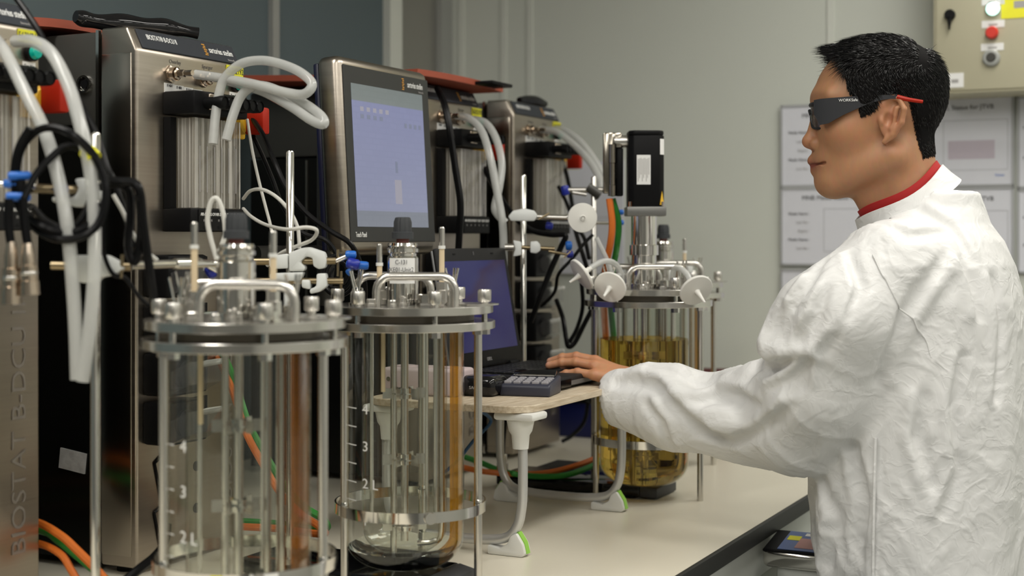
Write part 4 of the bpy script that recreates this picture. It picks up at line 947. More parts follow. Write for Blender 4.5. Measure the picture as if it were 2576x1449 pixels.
# orange and green leads
og = 'orange and green motor leads'
lead([B(-1.22, 1.12, .10), B(-1.265, .95, .115), B(-1.283, .81, .115), (150, 1345, 2.08), (195, 1385, 2.062), (240, 1430, 2.045), (275, 1470, 2.03)], 'orange lead at the lower left corner, upper one', 'cable_orange', .0062, og)
lead([B(-1.19, 1.12, .08), B(-1.235, .95, .09), B(-1.255, .82, .095), (150, 1362, 2.11), (195, 1398, 2.09), (245, 1440, 2.07), (290, 1475, 2.05)], 'green lead at the lower left corner', 'cable_green', .0062, og)
lead([B(-1.23, 1.10, .06), B(-1.275, .92, .075), B(-1.290, .80, .085), (150, 1392, 2.07), (178, 1432, 2.055), (200, 1470, 2.045)], 'orange lead at the lower left corner, lower one', 'cable_orange', .0055, og)
lead([(548, 900, 2.425), (560, 925, 2.40), (588, 990, 2.34), (618, 1085, 2.30), (660, 1165, 2.30), (705, 1240, 2.29), (755, 1292, 2.28), (800, 1322, 2.27), (818, 1342, 2.27), (790, 1342, 2.30), (700, 1330, 2.35), (610, 1325, 2.38)], 'orange lead slanting behind the two front vessels', 'cable_orange', .0062, og)
lead([(556, 885, 2.43), (568, 905, 2.41), (594, 970, 2.36), (625, 1065, 2.33), (668, 1145, 2.33), (715, 1220, 2.32), (765, 1275, 2.31), (812, 1305, 2.29), (822, 1328, 2.29), (790, 1330, 2.33), (700, 1318, 2.38), (610, 1312, 2.40)], 'green lead slanting behind the two front vessels', 'cable_green', .0062, og)
lead([(1160, 1175, 3.05), (1215, 1186, 3.05), (1290, 1192, 3.04), (1370, 1190, 3.03), (1440, 1174, 3.04), (1500, 1152, 3.08), (1540, 1130, 3.12)], 'orange lead lying on the bench under the laptop table', 'cable_orange', .0062, og)
lead([(1170, 1150, 3.1), (1215, 1166, 3.08), (1265, 1186, 3.05), (1340, 1198, 3.02), (1420, 1196, 3.0), (1485, 1174, 3.04), (1520, 1150, 3.08)], 'green lead lying on the bench under the laptop table', 'cable_green', .0062, og)
lead([(1533, 500, 2.922), (1540, 560, 2.92), (1536, 610, 2.93), (1526, 660, 2.96), (1518, 720, 3.02), (1522, 820, 3.07), (1536, 1000, 3.1), (1540, 1100, 3.12)], 'orange lead hanging from the motor plug', 'cable_orange', .0072, og)
lead([(1541, 500, 2.948), (1556, 560, 2.95), (1552, 620, 2.97), (1540, 690, 3.02), (1536, 760, 3.06), (1548, 900, 3.1), (1555, 1090, 3.12)], 'green lead hanging from the motor plug', 'cable_green', .0066, og)
# black and white leads round the middle stand
lead([(636, 300, 2.44), (662, 340, 2.40), (690, 405, 2.36), (720, 470, 2.34), (770, 535, 2.33), (830, 580, 2.33), (880, 612, 2.33), (905, 660, 2.34), (918, 720, 2.36), (915, 790, 2.38)], 'black lead sweeping from the main switch past the middle stand', r=.0045)
lead([(630, 330, 2.45), (655, 380, 2.44), (685, 450, 2.42), (712, 520, 2.42), (760, 585, 2.42), (820, 605, 2.42), (848, 650, 2.42), (842, 720, 2.42)], 'second black lead behind the middle stand rod', r=.0040)
coil = [(850+46*math.cos(a)*(1-.03*k), 690+58*math.sin(a)*(1-.03*k), 2.30+.004*k) for k, a in enumerate([i*math.pi/4 for i in range(22)])]
lead(coil, 'black lead coiled beneath the blue screw grips', r=.0034)
lead([(880, 660, 2.28), (890, 720, 2.28), (905, 770, 2.28), (880, 800, 2.30)], 'short black lead dropping right of the coil', r=.0042)
wl = 'white leads'
lead([(622, 300, 2.42), (634, 375, 2.40), (650, 450, 2.38), (668, 520, 2.37), (682, 575, 2.36), (690, 640, 2.36)], 'thin white lead hanging straight beside the tower', 'cable_white', .0026, wl)
lead([(612, 500, 2.40), (630, 480, 2.36), (660, 477, 2.32), (695, 495, 2.28), (728, 530, 2.26), (748, 570, 2.26), (752, 600, 2.26), (753, 625, 2.26)], 'white lead arching onto the middle stand', 'cable_white', .0030, wl)
lead([(612, 525, 2.40), (632, 545, 2.36), (668, 565, 2.32), (720, 577, 2.20), (770, 572, 2.18), (797, 580, 2.18), (785, 603, 2.20), (745, 620, 2.22), (705, 638, 2.24), (672, 668, 2.26)], 'white lead making a wide loop round the rod', 'cable_white', .0030, wl)
lead([(545, 652, 2.0), (530, 600, 2.0), (522, 550, 2.0), (532, 506, 2.0), (548, 502, 2.0), (562, 540, 2.0), (566, 590, 2.0), (552, 630, 2.0), (545, 652, 2.01)], 'white lead standing up in a narrow loop above the blurred vessel', 'cable_white', .0036, wl)
# far leads
lead([(1100, 222, 3.06), (1118, 262, 3.02), (1132, 330, 3.0), (1145, 420, 2.99), (1158, 510, 2.98), (1155, 600, 2.98), (1150, 680, 2.99)], 'thick twisted black lead hanging in front of the half hidden tower', r=.0075)
lead([(1195, 385, 3.28), (1215, 420, 3.2), (1250, 480, 3.16), (1290, 540, 3.1), (1335, 578, 3.08), (1385, 590, 3.06), (1422, 592, 3.05), (1412, 620, 3.05), (1385, 680, 3.05), (1360, 745, 3.05), (1335, 810, 3.06)], 'black lead crossing to the right and doubling back down', r=.0062)
lead([(1415, 405, 3.62), (1428, 450, 3.55), (1440, 520, 3.45), (1448, 580, 3.35), (1466, 640, 3.25), (1482, 690, 3.2)], 'black lead dropping from the farthest red switch', r=.0055)
lead([(1405, 470, 3.5), (1425, 510, 3.45), (1447, 565, 3.38), (1470, 600, 3.3), (1482, 650, 3.25)], 'short black lead behind the round filter', r=.005)
lead([(1492, 590, 3.1), (1470, 612, 3.1), (1440, 650, 3.1), (1405, 690, 3.1), (1395, 735, 3.12), (1362, 770, 3.15)], 'thin black lead slanting left of the rod stand', r=.0038)
lead([(1400, 755, 3.3), (1416, 800, 3.25), (1424, 850, 3.22), (1430, 872, 3.2), (1446, 862, 3.2), (1470, 815, 3.2), (1494, 765, 3.2), (1500, 720, 3.2)], 'black lead making a sharp V above the man\'s fingers', r=.0055)
lead([(1462, 700, 3.22), (1466, 770, 3.22), (1452, 825, 3.22), (1432, 862, 3.22)], 'black lead joining the V above the man\'s fingers', r=.0048)
lead([(1278, 985, 2.95), (1272, 1050, 2.97), (1266, 1110, 3.0), (1264, 1160, 3.02)], 'black lead under the laptop table ending in a plug', r=.0048)
lead([(1205, 1030, 2.7), (1235, 1060, 2.8), (1190, 1110, 2.75), (1150, 1160, 2.72), (1110, 1195, 2.7)], 'blue lead slanting under the laptop table', 'cable_blue', .0034, 'blue leads')
lead([(310, 1465, 2.0), (350, 1432, 2.02), (390, 1400, 2.05), (414, 1366, 2.08), (420, 1320, 2.1)], 'thick black lead curving out below the first tower\'s neighbour', r=.0068)
lead([(1480, 1010, 3.6), (1470, 1060, 3.6), (1440, 1095, 3.6), (1415, 1110, 3.58)], 'black lead lying by the blue crate', r=.005)
for i, (px, y0, y1) in enumerate(((1264, 1140, 1178),)):
    a = P(px, y0, 3.02); e = empty('coaxial_plug', a, 0, 'metal plug at the end of the lead under the laptop table', 'plug', 'hanging metal plugs')
    MB().lathe([(.007, 0), (.010, .004), (.010, .02), (.012, .021), (.012, .036), (.0001, .036)], 16, (0, 0, 0), (0, 0, -1)).build('shell', 'satin', e)

# ------------------------------------------------------------------ clamps on the stands
def poly(pts, d, th): return [P(x, y, d) for x, y in pts], Vector((0, th, 0))
def clamp(label, d, jaws, rods, grips, th=.026, org=None):
    e = empty('stand_clamp', P(*org, d), 0, label, 'clamp', 'white plastic stand clamps'); o = P(*org, d)
    for q in jaws:
        p_, v = poly(q, d-th/2, th); MB().prism([a-o for a in p_], v, .003, 2).build('jaw', 'white_plastic', e)
    for (x0, y0, d0), (x1, y1, d1), r, m_ in rods: MB().cyl(P(x0, y0, d0)-o, P(x1, y1, d1)-o, r, n=12).build('screw_rod', m_, e)
    for (x0, y0, d0), (x1, y1, d1), r, m_ in grips:
        a, b = P(x0, y0, d0)-o, P(x1, y1, d1)-o; L_ = (b-a).length
        MB().lathe([(.0001, 0), (r*.8, .001), (r, .004), (r, L_-.004), (r*.8, L_-.001), (.0001, L_)], 14, a, b-a).build('grip', m_, e)
    return e
c5 = lambda pts: [(600+.359*x, 440+.359*y) for x, y in pts]
d2 = 2.215
clamp('upper white clamp on the middle rod stand', d2, [c5([(350, 548), (440, 512), (492, 506), (600, 542), (616, 600), (606, 652), (560, 662), (522, 640), (516, 582), (472, 572), (432, 612), (470, 650), (456, 676), (352, 676)]), c5([(212, 590), (225, 570), (330, 552), (345, 560), (345, 655), (230, 660), (214, 640)])],
      [((640, 658, d2), (845, 656, d2), .0058, 'brass'), ((850, 628, d2), (850, 695, d2), .002, 'brass'), ((845, 657, d2), (872, 645, d2), .004, 'satin')],
      [((868, 640, d2), (897, 641, d2), .0062, 'blue_plastic'), ((870, 664, d2), (928, 669, d2), .0065, 'blue_plastic'), ((872, 660, d2-.01), (905, 668, d2-.01), .0085, 'deep_blue')], org=(730, 660))
clamp('lower white clamp on the middle rod stand', d2, [c5([(215, 690), (456, 680), (432, 742), (300, 748), (217, 746)]), c5([(545, 692), (612, 690), (622, 780), (565, 822), (500, 836), (495, 802), (543, 782)]), c5([(440, 735), (500, 735), (500, 805), (440, 790)])],
      [((640, 706, d2), (864, 707, d2), .0052, 'brass'), ((858, 682, d2), (858, 732, d2), .0022, 'brass')], [((872, 690, d2+.02), (885, 680, d2+.02), .006, 'blue_plastic')], org=(730, 705))
d1 = 1.835
clamp('upper white clamp on the far left rod stand', d1, [[(186, 450), (212, 447), (236, 505), (216, 516), (192, 522), (160, 512), (130, 508), (128, 495), (165, 500), (188, 492), (196, 475)], [(214, 462), (250, 460), (252, 500), (234, 504)]],
      [((80, 474, 1.78), (200, 478, d1), .006, 'brass'), ((-20, 462, 1.77), (90, 470, 1.77), .004, 'satin'), ((52, 455, 1.765), (58, 500, 1.765), .006, 'black')], [((18, 443, 1.76), (80, 442, 1.77), .0055, 'blue_plastic'), ((8, 462, 1.77), (48, 463, 1.77), .0058, 'blue_plastic'), ((14, 494, 1.755), (78, 497, 1.76), .0055, 'blue_plastic'), ((138, 477, 1.80), (172, 479, 1.80), .0072, 'deep_blue')], org=(240, 480))
clamp('lower white clamp on the far left rod stand', d1, [[(165, 655), (182, 642), (264, 642), (296, 660), (312, 676), (290, 690), (246, 700), (240, 712), (202, 712), (190, 700), (165, 682)]],
      [((130, 668, d1), (330, 672, d1), .0055, 'brass'), ((308, 640, d1-.01), (304, 700, d1-.01), .0022, 'brass'), ((330, 668, 1.86), (440, 664, 1.95), .0058, 'chrome'), ((440, 664, 1.95), (486, 663, 1.98), .0080, 'chrome'), ((486, 663, 1.98), (545, 664, 2.02), .0060, 'chrome'), ((500, 655, 1.99), (560, 690, 2.03), .004, 'chrome')],
      [((520, 690, 2.02), (558, 668, 2.03), .010, 'deep_blue')], org=(240, 680))
d3 = 2.985
clamp('upper white clamp on the rod stand behind the laptop', d3, [[(1278, 545), (1290, 530), (1318, 524), (1345, 530), (1353, 542), (1345, 556), (1310, 556), (1285, 556)]],
      [((1340, 545, d3), (1425, 548, d3), .0062, 'satin'), ((1355, 552, d3-.01), (1382, 536, d3-.01), .0018, 'brass'), ((1425, 547, d3), (1440, 548, d3), .009, 'chrome')], [((1372, 566, d3+.02), (1392, 570, d3+.02), .008, 'deep_blue')], org=(1320, 545))
clamp('lower white clamp on the rod stand behind the laptop', d3, [[(1290, 604), (1312, 608), (1312, 642), (1290, 646), (1296, 626)], [(1334, 608), (1352, 606), (1360, 616), (1360, 630), (1350, 638), (1334, 636)]],
      [((1270, 622, d3), (1292, 622, d3), .008, 'satin'), ((1310, 622, d3), (1395, 626, d3), .0045, 'brass'), ((1380, 632, d3), (1425, 640, d3), .003, 'brass'), ((1418, 648, d3), (1436, 632, d3), .0018, 'brass')], [((1422, 618, d3+.03), (1440, 618, d3+.03), .010, 'blue_plastic'), ((1425, 640, d3+.03), (1443, 640, d3+.03), .008, 'deep_blue')], org=(1320, 625))
d4 = 3.135
clamp('grey metal clamp on the stand left of the motor', d4, [], [((1428, 478, d4), (1520, 478, d4), .006, 'satin'), ((1478, 470, d4), (1510, 492, d4), .011, 'hood'), ((1440, 484, d4-.01), (1475, 490, d4-.01), .004, 'satin')], [((1420, 466, d4), (1424, 492, d4), .009, 'deep_blue')], org=(1494, 480))
clamp('blue tipped clamp right of the round filter', d4, [], [((1500, 560, d4), (1560, 562, d4), .004, 'satin')], [((1556, 534, d4), (1570, 534, d4), .006, 'blue_plastic'), ((1556, 560, d4), (1570, 560, d4), .006, 'blue_plastic')], org=(1500, 560))
# ------------------------------------------------------------------ the man: implicit surfaces turned into meshes
def sd_caps(p, a, b, ra, rb):
    a, b = np.asarray(a, float), np.asarray(b, float); ab = b-a
    h_ = np.clip(((p-a) @ ab)/(ab @ ab), 0, 1)
    return np.linalg.norm(p-a-h_[..., None]*ab, axis=-1)-(ra+(rb-ra)*h_)
def sd_ell(p, c, r, R_=None):
    q = p-np.asarray(c, float); r = np.asarray(r, float)
    if R_ is not None: q = q @ R_
    k0 = np.linalg.norm(q/r, axis=-1); k1 = np.linalg.norm(q/(r*r), axis=-1)+1e-9
    return k0*(k0-1)/k1
def smin(a, b, k):
    h_ = np.clip(.5+.5*(b-a)/k, 0, 1); return b*(1-h_)+a*h_-k*h_*(1-h_)
def smax(a, b, k): return -smin(-a, -b, k)
def rotm(axis, ang): return np.array(Matrix.Rotation(ang, 3, axis))
def surface_nets(fn, lo, hi, h):
    ax = [np.arange(lo[i], hi[i]+h, h) for i in range(3)]
    g = np.stack(np.meshgrid(*ax, indexing='ij'), -1)
    c4 = 4; gc = g[::c4, ::c4, ::c4]; vc = fn(gc)
    rep = lambda a: np.repeat(np.repeat(np.repeat(a, c4, 0), c4, 1), c4, 2)[:g.shape[0], :g.shape[1], :g.shape[2]]
    nb = np.abs(vc) < h*c4*2.6; v = rep(vc).astype(np.float64); mk = rep(nb); v[mk] = fn(g[mk])
    nx, ny, nz = v.shape
    C = [v[i:nx-1+i, j:ny-1+j, k:nz-1+k] for i in (0, 1) for j in (0, 1) for k in (0, 1)]
    off = [(i, j, k) for i in (0, 1) for j in (0, 1) for k in (0, 1)]
    S = sum((c < 0).astype(int) for c in C); act = (S > 0) & (S < 8)
    idx = -np.ones(act.shape, int); idx[act] = np.arange(act.sum())
    cor = np.stack([c[act] for c in C], -1); pos = np.zeros((cor.shape[0], 3)); cnt = np.zeros(cor.shape[0])
    for a in range(8):
        for b in range(a+1, 8):
            da = np.array(off[b])-np.array(off[a])
            if np.abs(da).sum() != 1: continue
            m_ = (cor[:, a] < 0) != (cor[:, b] < 0)
            t = np.where(m_, cor[:, a]/(cor[:, a]-cor[:, b]+1e-12), 0)
            pos += m_[:, None]*(np.array(off[a])+t[:, None]*da); cnt += m_
    base = np.argwhere(act); pos = (base+pos/cnt[:, None])*h+np.array([a[0] for a in ax])
    faces = []
    for d in range(3):
        u, w_ = [(1, 2), (2, 0), (0, 1)][d]
        s1 = [slice(None)]*3; s2 = [slice(None)]*3
        s1[d] = slice(0, -1); s2[d] = slice(1, None)
        a, b = v[tuple(s1)] < 0, v[tuple(s2)] < 0
        e = np.argwhere(a != b); 
        ok = (e[:, u] > 0) & (e[:, w_] > 0) & (e[:, u] < v.shape[u]-1) & (e[:, w_] < v.shape[w_]-1); e = e[ok]
        flip = a[tuple(e.T)]
        def cell(du, dw): q = e.copy(); q[:, u] -= du; q[:, w_] -= dw; return idx[tuple(q.T)]
        q = np.stack([cell(1, 1), cell(0, 1), cell(0, 0), cell(1, 0)], -1)
        q = np.where(flip[:, None], q, q[:, ::-1]); faces.append(q)
    return pos, np.concatenate(faces)
def mesh_np(name, pos, faces, material, parent=None, origin=(0, 0, 0), tint=None):
    me = bpy.data.meshes.new(name); o = np.array(origin); me.from_pydata((pos-o).tolist(), [], faces.tolist())
    me.polygons.foreach_set('use_smooth', [True]*len(me.polygons))
    if tint is not None:
        at = me.color_attributes.new('tint', 'FLOAT_COLOR', 'POINT'); at.data.foreach_set('color', np.concatenate([tint, np.ones((len(tint), 1))], 1).astype(np.float32).ravel())
    me.materials.append(M[material]); ob = bpy.data.objects.new(name, me); COL.objects.link(ob); ob.location = origin
    if parent: ob.parent = parent; ob.location = Vector(origin)-Vector(parent.location)
    return ob
def wav(p, seed, scale, n=5, ridge=False):
    r = np.random.default_rng(seed); o = 0
    q = p+.03*np.sin(p[:, [1, 2, 0]]*scale*.5+r.uniform(0, 6, 3))
    for _ in range(n):
        k = r.normal(size=3); k *= scale*r.uniform(.6, 1.5)/np.linalg.norm(k); s_ = np.sin(q @ k+r.uniform(0, 6.28))
        o = o+((1-np.abs(s_))**2-.35 if ridge else s_)
    return o/n
HD = 2.5; HS = F/HD
HO = np.array(P(2220, 290, HD))
fw = np.array([-.985, .17, 0]); fw /= np.linalg.norm(fw); lf = np.array([-fw[1]*-1, 0, 0])
lf = np.cross([0, 0, 1.], fw)                      # his left, toward the camera
HB = np.stack([fw, lf, np.array([0, 0, 1.])])      # rows
def hw2(q): return HO+np.asarray(q) @ HB           # head coords (forward, left, up) -> world
def hq(px, py): return (2220-px)/HS/.985, (290-py)/HS
def head_sdf(p):
    E = lambda c, r, R_=None: sd_ell(p, c, r, R_)
    d = E((.002, 0, .034), (.106, .082, .096))
    d = smin(d, E((.035, 0, .02), (.080, .070, .088)), .03)
    d = smin(d, E((.046, 0, -.052), (.066, .062, .086)), .035)
    for s in (-1, 1):
        d = smin(d, sd_caps(p, (-.012, s*.058, -.075), (.080, s*.020, -.118), .020, .021), .03)
        d = smin(d, E((.066, s*.040, -.030), (.034, .030, .030)), .025)
        d = smin(d, sd_caps(p, (.104, s*.008, .030), (.088, s*.050, .030), .015, .014), .018)
    d = smin(d, E((.090, 0, -.116), (.026, .026, .025)), .022)
    d = smin(d, E((.086, 0, -.076), (.036, .034, .032)), .02)
    for s in (-1, 1): d = smax(d, -E((.112, s*.034, .004), (.018, .019, .013)), .012)
    d = smin(d, sd_caps(p, (.108, 0, .018), (.122, 0, -.040), .0085, .0115), .010)
    d = smin(d, E((.1245, 0, -.045), (.0145, .0130, .0125)), .008)
    for s in (-1, 1):
        d = smin(d, E((.1120, s*.0155, -.0505), (.0140, .0098, .0118)), .004)
        d = smax(d, -E((.1180, s*.0100, -.0600), (.0072, .0044, .0042)), .0015)
    for s in (-1, 1):
        d = smin(d, sd_caps(p, (.1185, 0, -.0790), (.102, s*.025, -.0835), .0098, .0040), .005)
        d = smin(d, sd_caps(p, (.1130, 0, -.0955), (.101, s*.022, -.0890), .0100, .0040), .005)
        d = smax(d, -sd_caps(p, (.1290, 0, -.0872), (.1000, s*.034, -.0845), .0024, .0030), .0025)
    # neck
    d = smin(d, sd_caps(p, (-.028, 0, -.07), (-.060, 0, -.24), .058, .066), .03)
    d = smin(d, sd_caps(p, (.012, 0, -.150), (-.030, 0, -.24), .030, .045), .03)
    # ears
    for s in (-1, 1):
        rim = [(.004, .000), (.006, .018), (-.004, .030), (-.020, .027), (-.028, .008), (-.024, -.014), (-.010, -.034), (.003, -.046)]
        y0 = [.079, .081, .084, .089, .094, .091, .084, .078]
        q = sd_caps(p, (rim[0][0], s*y0[0], rim[0][1]-.006), (rim[1][0], s*y0[1], rim[1][1]-.006), .004, .0048)
        for (a, ya), (b, yb) in zip(zip(rim[1:], y0[1:]), zip(rim[2:], y0[2:])):
            q = smin(q, sd_caps(p, (a[0], s*ya, a[1]-.006), (b[0], s*yb, b[1]-.006), .0050, .0048), .003)
        q = smin(q, sd_ell(p, (-.006, s*.079, -.012), (.020, .0055, .036)), .006)
        q = smin(q, sd_caps(p, (-.016, s*.088, .004), (-.008, s*.084, -.030), .0045, .0045), .005)
        q = smin(q, sd_ell(p, (.008, s*.081, -.016), (.0055, .005, .008)), .004)
        q = smax(q, -sd_ell(p, (-.002, s*.088, -.014), (.0075, .0090, .0115)), .003)
        d = smin(d, q, .006)
    return d
hp, hf = surface_nets(head_sdf, (-.16, -.125, -.235), (.155, .125, .16), .0022)
N_ = len(hp)
skin = np.array([.49, .245, .125]); tint = np.tile(skin, (N_, 1))
def blend(mask, col): 
    global tint
    tint = tint*(1-mask[:, None])+np.array(col)*mask[:, None]
gs = lambda c, r: np.exp(-(((hp-np.array(c))/np.array(r))**2).sum(1))
blend(np.clip(gs((.112, 0, -.0875), (.022, .024, .0105))*1.35, 0, 1), (.27, .075, .05)); blend(.8*gs((.119, .010, -.061), (.009, .007, .0035)), (.08, .02, .015))  # lip colour; second blend paints the shade inside the nostril
blend(.5*gs((.124, 0, -.048), (.02, .02, .02)), (.46, .16, .08)); blend(.35*gs((.06, .06, -.04), (.04, .04, .03)), (.50, .19, .09))
blend(.5*gs((-.01, .085, -.012), (.025, .015, .04)), (.50, .17, .09)); blend(.55*gs((.1, 0, .033), (.03, .05, .007)), (.10, .05, .03))
head_w = hw2(hp)

# hand and forearm
def hand_sdf(joints, mcps, wrist, elbow, spread):
    def fn(p):
        d = sd_caps(p, wrist, elbow, .027, .036)
        for m_ in mcps: d = smin(d, sd_caps(p, m_, wrist, .0105, .019), .014)
        for ch, r0 in joints:
            q = None
            for i in range(len(ch)-1):
                c = sd_caps(p, ch[i], ch[i+1], r0*(1-.09*i), r0*(1-.09*(i+1))); q = c if q is None else smin(q, c, .002)
            for j in ch[1:-1]: q = smin(q, np.linalg.norm(p-np.asarray(j), axis=-1)-r0*1.0, .002)
            d = smin(d, q, .005)
        return d
    return fn
A_ = lambda *a: np.array(P(*a))
fing = [([A_(1495, 943, 2.690), A_(1453, 936, 2.700), A_(1424, 940, 2.708), A_(1399, 947, 2.715)], .0083),
        ([A_(1496, 920, 2.712), A_(1449, 911, 2.727), A_(1414, 912, 2.738), A_(1381, 919, 2.746)], .0096),
        ([A_(1498, 908, 2.735), A_(1450, 897, 2.752), A_(1415, 900, 2.765), A_(1384, 909, 2.775)], .0098),
        ([A_(1502, 912, 2.758), A_(1462, 908, 2.778), A_(1436, 917, 2.790), A_(1416, 928, 2.798)], .0095),
        ([A_(1545, 938, 2.760), A_(1500, 938, 2.785), A_(1462, 944, 2.785), A_(1440, 946, 2.775)], .0105)]
mcp = [f[0][0] for f in fing[:4]]
wr = A_(1580, 962, 2.690); el0 = A_(1700, 1005, 2.62)
hfn = hand_sdf(fing, mcp, wr, el0, 0)
lo = np.array([.045, 2.58, 1.12]); hi = np.array([.33, 2.83, 1.255])
lop, lof = surface_nets(hfn, lo, hi, .0018)
t2 = np.tile(np.array([.56, .265, .135]), (len(lop), 1))
for ch, r0 in fing[:4]:
    tip = ch[-1]; dr = tip-ch[-2]; dr /= np.linalg.norm(dr); c = tip+dr*.002+np.array([0, -.002, r0*.6])
    w_ = np.exp(-((lop-c)**2).sum(1)/(r0*.62)**2); t2 = t2*(1-w_[:, None]*.8)+np.array([.62, .33, .25])*w_[:, None]*.8
    for k in (0, 1):
        w_ = .45*np.exp(-((lop-ch[k]-np.array([0, 0, r0*.8]))**2).sum(1)/.008**2); t2 = t2*(1-w_[:, None])+np.array([.50, .17, .08])*w_[:, None]

# inner body (under the clothes): trunk, arms, legs
BD = np.array([-CU, SU, 0]); BL = np.array([-SU, -CU, 0])      # facing the bench; his left
AX = np.array([.705, 2.50])
def bw(f_, l_, z): return np.array([AX[0]+BD[0]*f_+BL[0]*l_, AX[1]+BD[1]*f_+BL[1]*l_, z])
shL = np.array(P(2205, 668, 2.31)); elL = np.array(P(2010, 1075, 2.43)); wrL = np.array(P(1610, 975, 2.67))
shR = bw(-.01, -.20, 1.40); elR = bw(-.04, -.25, 1.09); wrR = bw(.05, -.26, .83)
def body_sdf(p):
    d = sd_caps(p, bw(-.02, 0, 1.34), bw(0, 0, .98), .13, .13)
    d = smin(d, sd_caps(p, bw(-.02, .12, 1.35), bw(-.02, -.12, 1.35), .06, .06), .08)
    d = smin(d, sd_caps(p, shL+np.array([.04, .05, -.03]), elL, .046, .042), .05); d = smin(d, sd_caps(p, elL, wrL, .042, .03), .02)
    d = smin(d, sd_caps(p, shR, elR, .052, .042), .05); d = smin(d, sd_caps(p, elR, wrR, .042, .03), .02)
    d = smin(d, sd_caps(p, bw(-.03, 0, 1.36), bw(-.03, 0, 1.44), .065, .058), .04)
    for s in (-1, 1):
        d = smin(d, sd_caps(p, bw(0, s*.095, .92), bw(.01, s*.10, .47), .085, .058), .05); d = smin(d, sd_caps(p, bw(.01, s*.10, .47), bw(-.02, s*.10, .03), .056, .040), .02)
    hm = wrR+np.array([0, 0, -.07])
    d = smin(d, sd_caps(p, wrR, hm, .028, .034), .02)
    for k in range(4): d = smin(d, sd_caps(p, hm+BD*(.024-.016*k), hm+BD*(.030-.016*k)+np.array([0, 0, -.085+.006*abs(k-1)])+BL*.014, .010, .008), .004)
    d = smin(d, sd_caps(p, hm+BD*.02, hm+BD*.055+np.array([0, 0, -.04]), .012, .009), .006)
    return d
bp_, bf_ = surface_nets(body_sdf, (.05, 2.0, -.03), (1.15, 2.98, 1.58), .011)
body_o = (AX[0], AX[1], FLOOR)
allp = np.concatenate([head_w, lop, bp_]); allf = np.concatenate([hf, lof+len(head_w), bf_+len(head_w)+len(lop)])
allt = np.concatenate([tint, t2, np.tile(skin, (len(bp_), 1))])
man = empty('person', body_o, 0, 'man in a white coverall coat and black safety glasses typing on the laptop', 'person')
body = mesh_np('body', allp, allf, 'skin', man, body_o, allt)

# ------------------------------------------------------------------ coat
zt = np.array([.30, .55, .80, .95, 1.05, 1.15, 1.25, 1.33, 1.39, 1.43, 1.46, 1.49, 1.52, 1.56])
hwd = np.array([.245, .245, .242, .238, .235, .232, .228, .222, .205, .168, .124, .096, .084, .076])
hdp = np.array([.178, .178, .180, .188, .191, .186, .176, .160, .138, .116, .090, .076, .068, .062])
cfx = np.array([-.020, -.020, -.015, -.008, -.006, -.008, -.012, -.020, -.028, -.034, -.038, -.04, -.04, -.04])
def coat_raw(p):
    z = p[..., 2]; a, b, c = np.interp(z, zt, hwd), np.interp(z, zt, hdp), np.interp(z, zt, cfx)
    x, y = p[..., 0]-AX[0], p[..., 1]-AX[1]; f_ = x*BD[0]+y*BD[1]-c; l_ = x*BL[0]+y*BL[1]
    k = (np.abs(l_/a)**2.5+np.abs(f_/b)**2.2)**(1/2.35)
    d = (k-1)*np.minimum(a, b)*.9
    d = np.maximum(d, z-1.515); d = np.maximum(d, .32-z)
    # near sleeve
    Q = lambda *a_: np.array(P(*a_))
    s = sd_caps(p, shL+np.array([.03, .04, .0]), Q(2128, 800, 2.335), .076, .094)
    s = smin(s, sd_caps(p, Q(2128, 800, 2.335), Q(2070, 960, 2.39), .094, .106), .03)
    s = smin(s, sd_caps(p, Q(2070, 960, 2.39), Q(2010, 1062, 2.44), .106, .088), .03)
    s = smin(s, sd_caps(p, Q(2030, 1060, 2.44), Q(1880, 1045, 2.52), .088, .080), .03)
    s = smin(s, sd_caps(p, Q(1880, 1045, 2.52), Q(1700, 1030, 2.60), .080, .071), .03)
    s = smin(s, sd_caps(p, Q(1700, 1030, 2.60), Q(1568, 1002, 2.665), .071, .056), .02)
    # folds: crests and hollows
    s = smin(s, sd_caps(p, Q(1895, 945, 2.46), Q(1835, 985, 2.50), .026, .020), .035)
    s = smin(s, sd_caps(p, Q(1700, 952, 2.59), Q(1630, 950, 2.63), .020, .022), .03)
    s = smax(s, -sd_caps(p, Q(1758, 935, 2.54), Q(1790, 985, 2.47), .026, .014), .025)
    s = smax(s, -sd_caps(p, Q(1905, 905, 2.42), Q(1960, 940, 2.30), .018, .008), .025)
    s = smax(s, -sd_caps(p, Q(1950, 935, 2.305), Q(2050, 990, 2.26), .008, .006), .03)
    s = smin(s, sd_caps(p, Q(1935, 880, 2.34), Q(2050, 880, 2.28), .012, .010), .03)
    s = smax(s, -sd_caps(p, Q(1760, 1085, 2.49), Q(1860, 1110, 2.42), .010, .006), .025)
    s = smin(s, sd_caps(p, Q(1700, 985, 2.53), Q(1830, 1060, 2.44), .012, .010), .03)
    s = smin(s, sd_caps(p, Q(1952, 848, 2.37), Q(2000, 760, 2.36), .026, .026), .04)
    # far sleeve, hanging
    r = smin(sd_caps(p, shR, elR, .090, .085), sd_caps(p, elR, wrR, .085, .062), .03)
    d = smin(d, r, .05)
    x, y = p[..., 0]-AX[0], p[..., 1]-AX[1]; fr_ = x*BD[0]+y*BD[1]; lr_ = x*BL[0]+y*BL[1]
    stp = 1/(1+np.exp(-np.clip((fr_-.042)/.004, -30, 30)))*np.clip((1.14-z)/.05, 0, 1)*(lr_ > 0)
    d = d+.014*stp                                   # the front panel lies behind the vent edge
    k = .012+.05*np.clip((z-1.27)/.12, 0, 1)
    return smin(d, s, k)
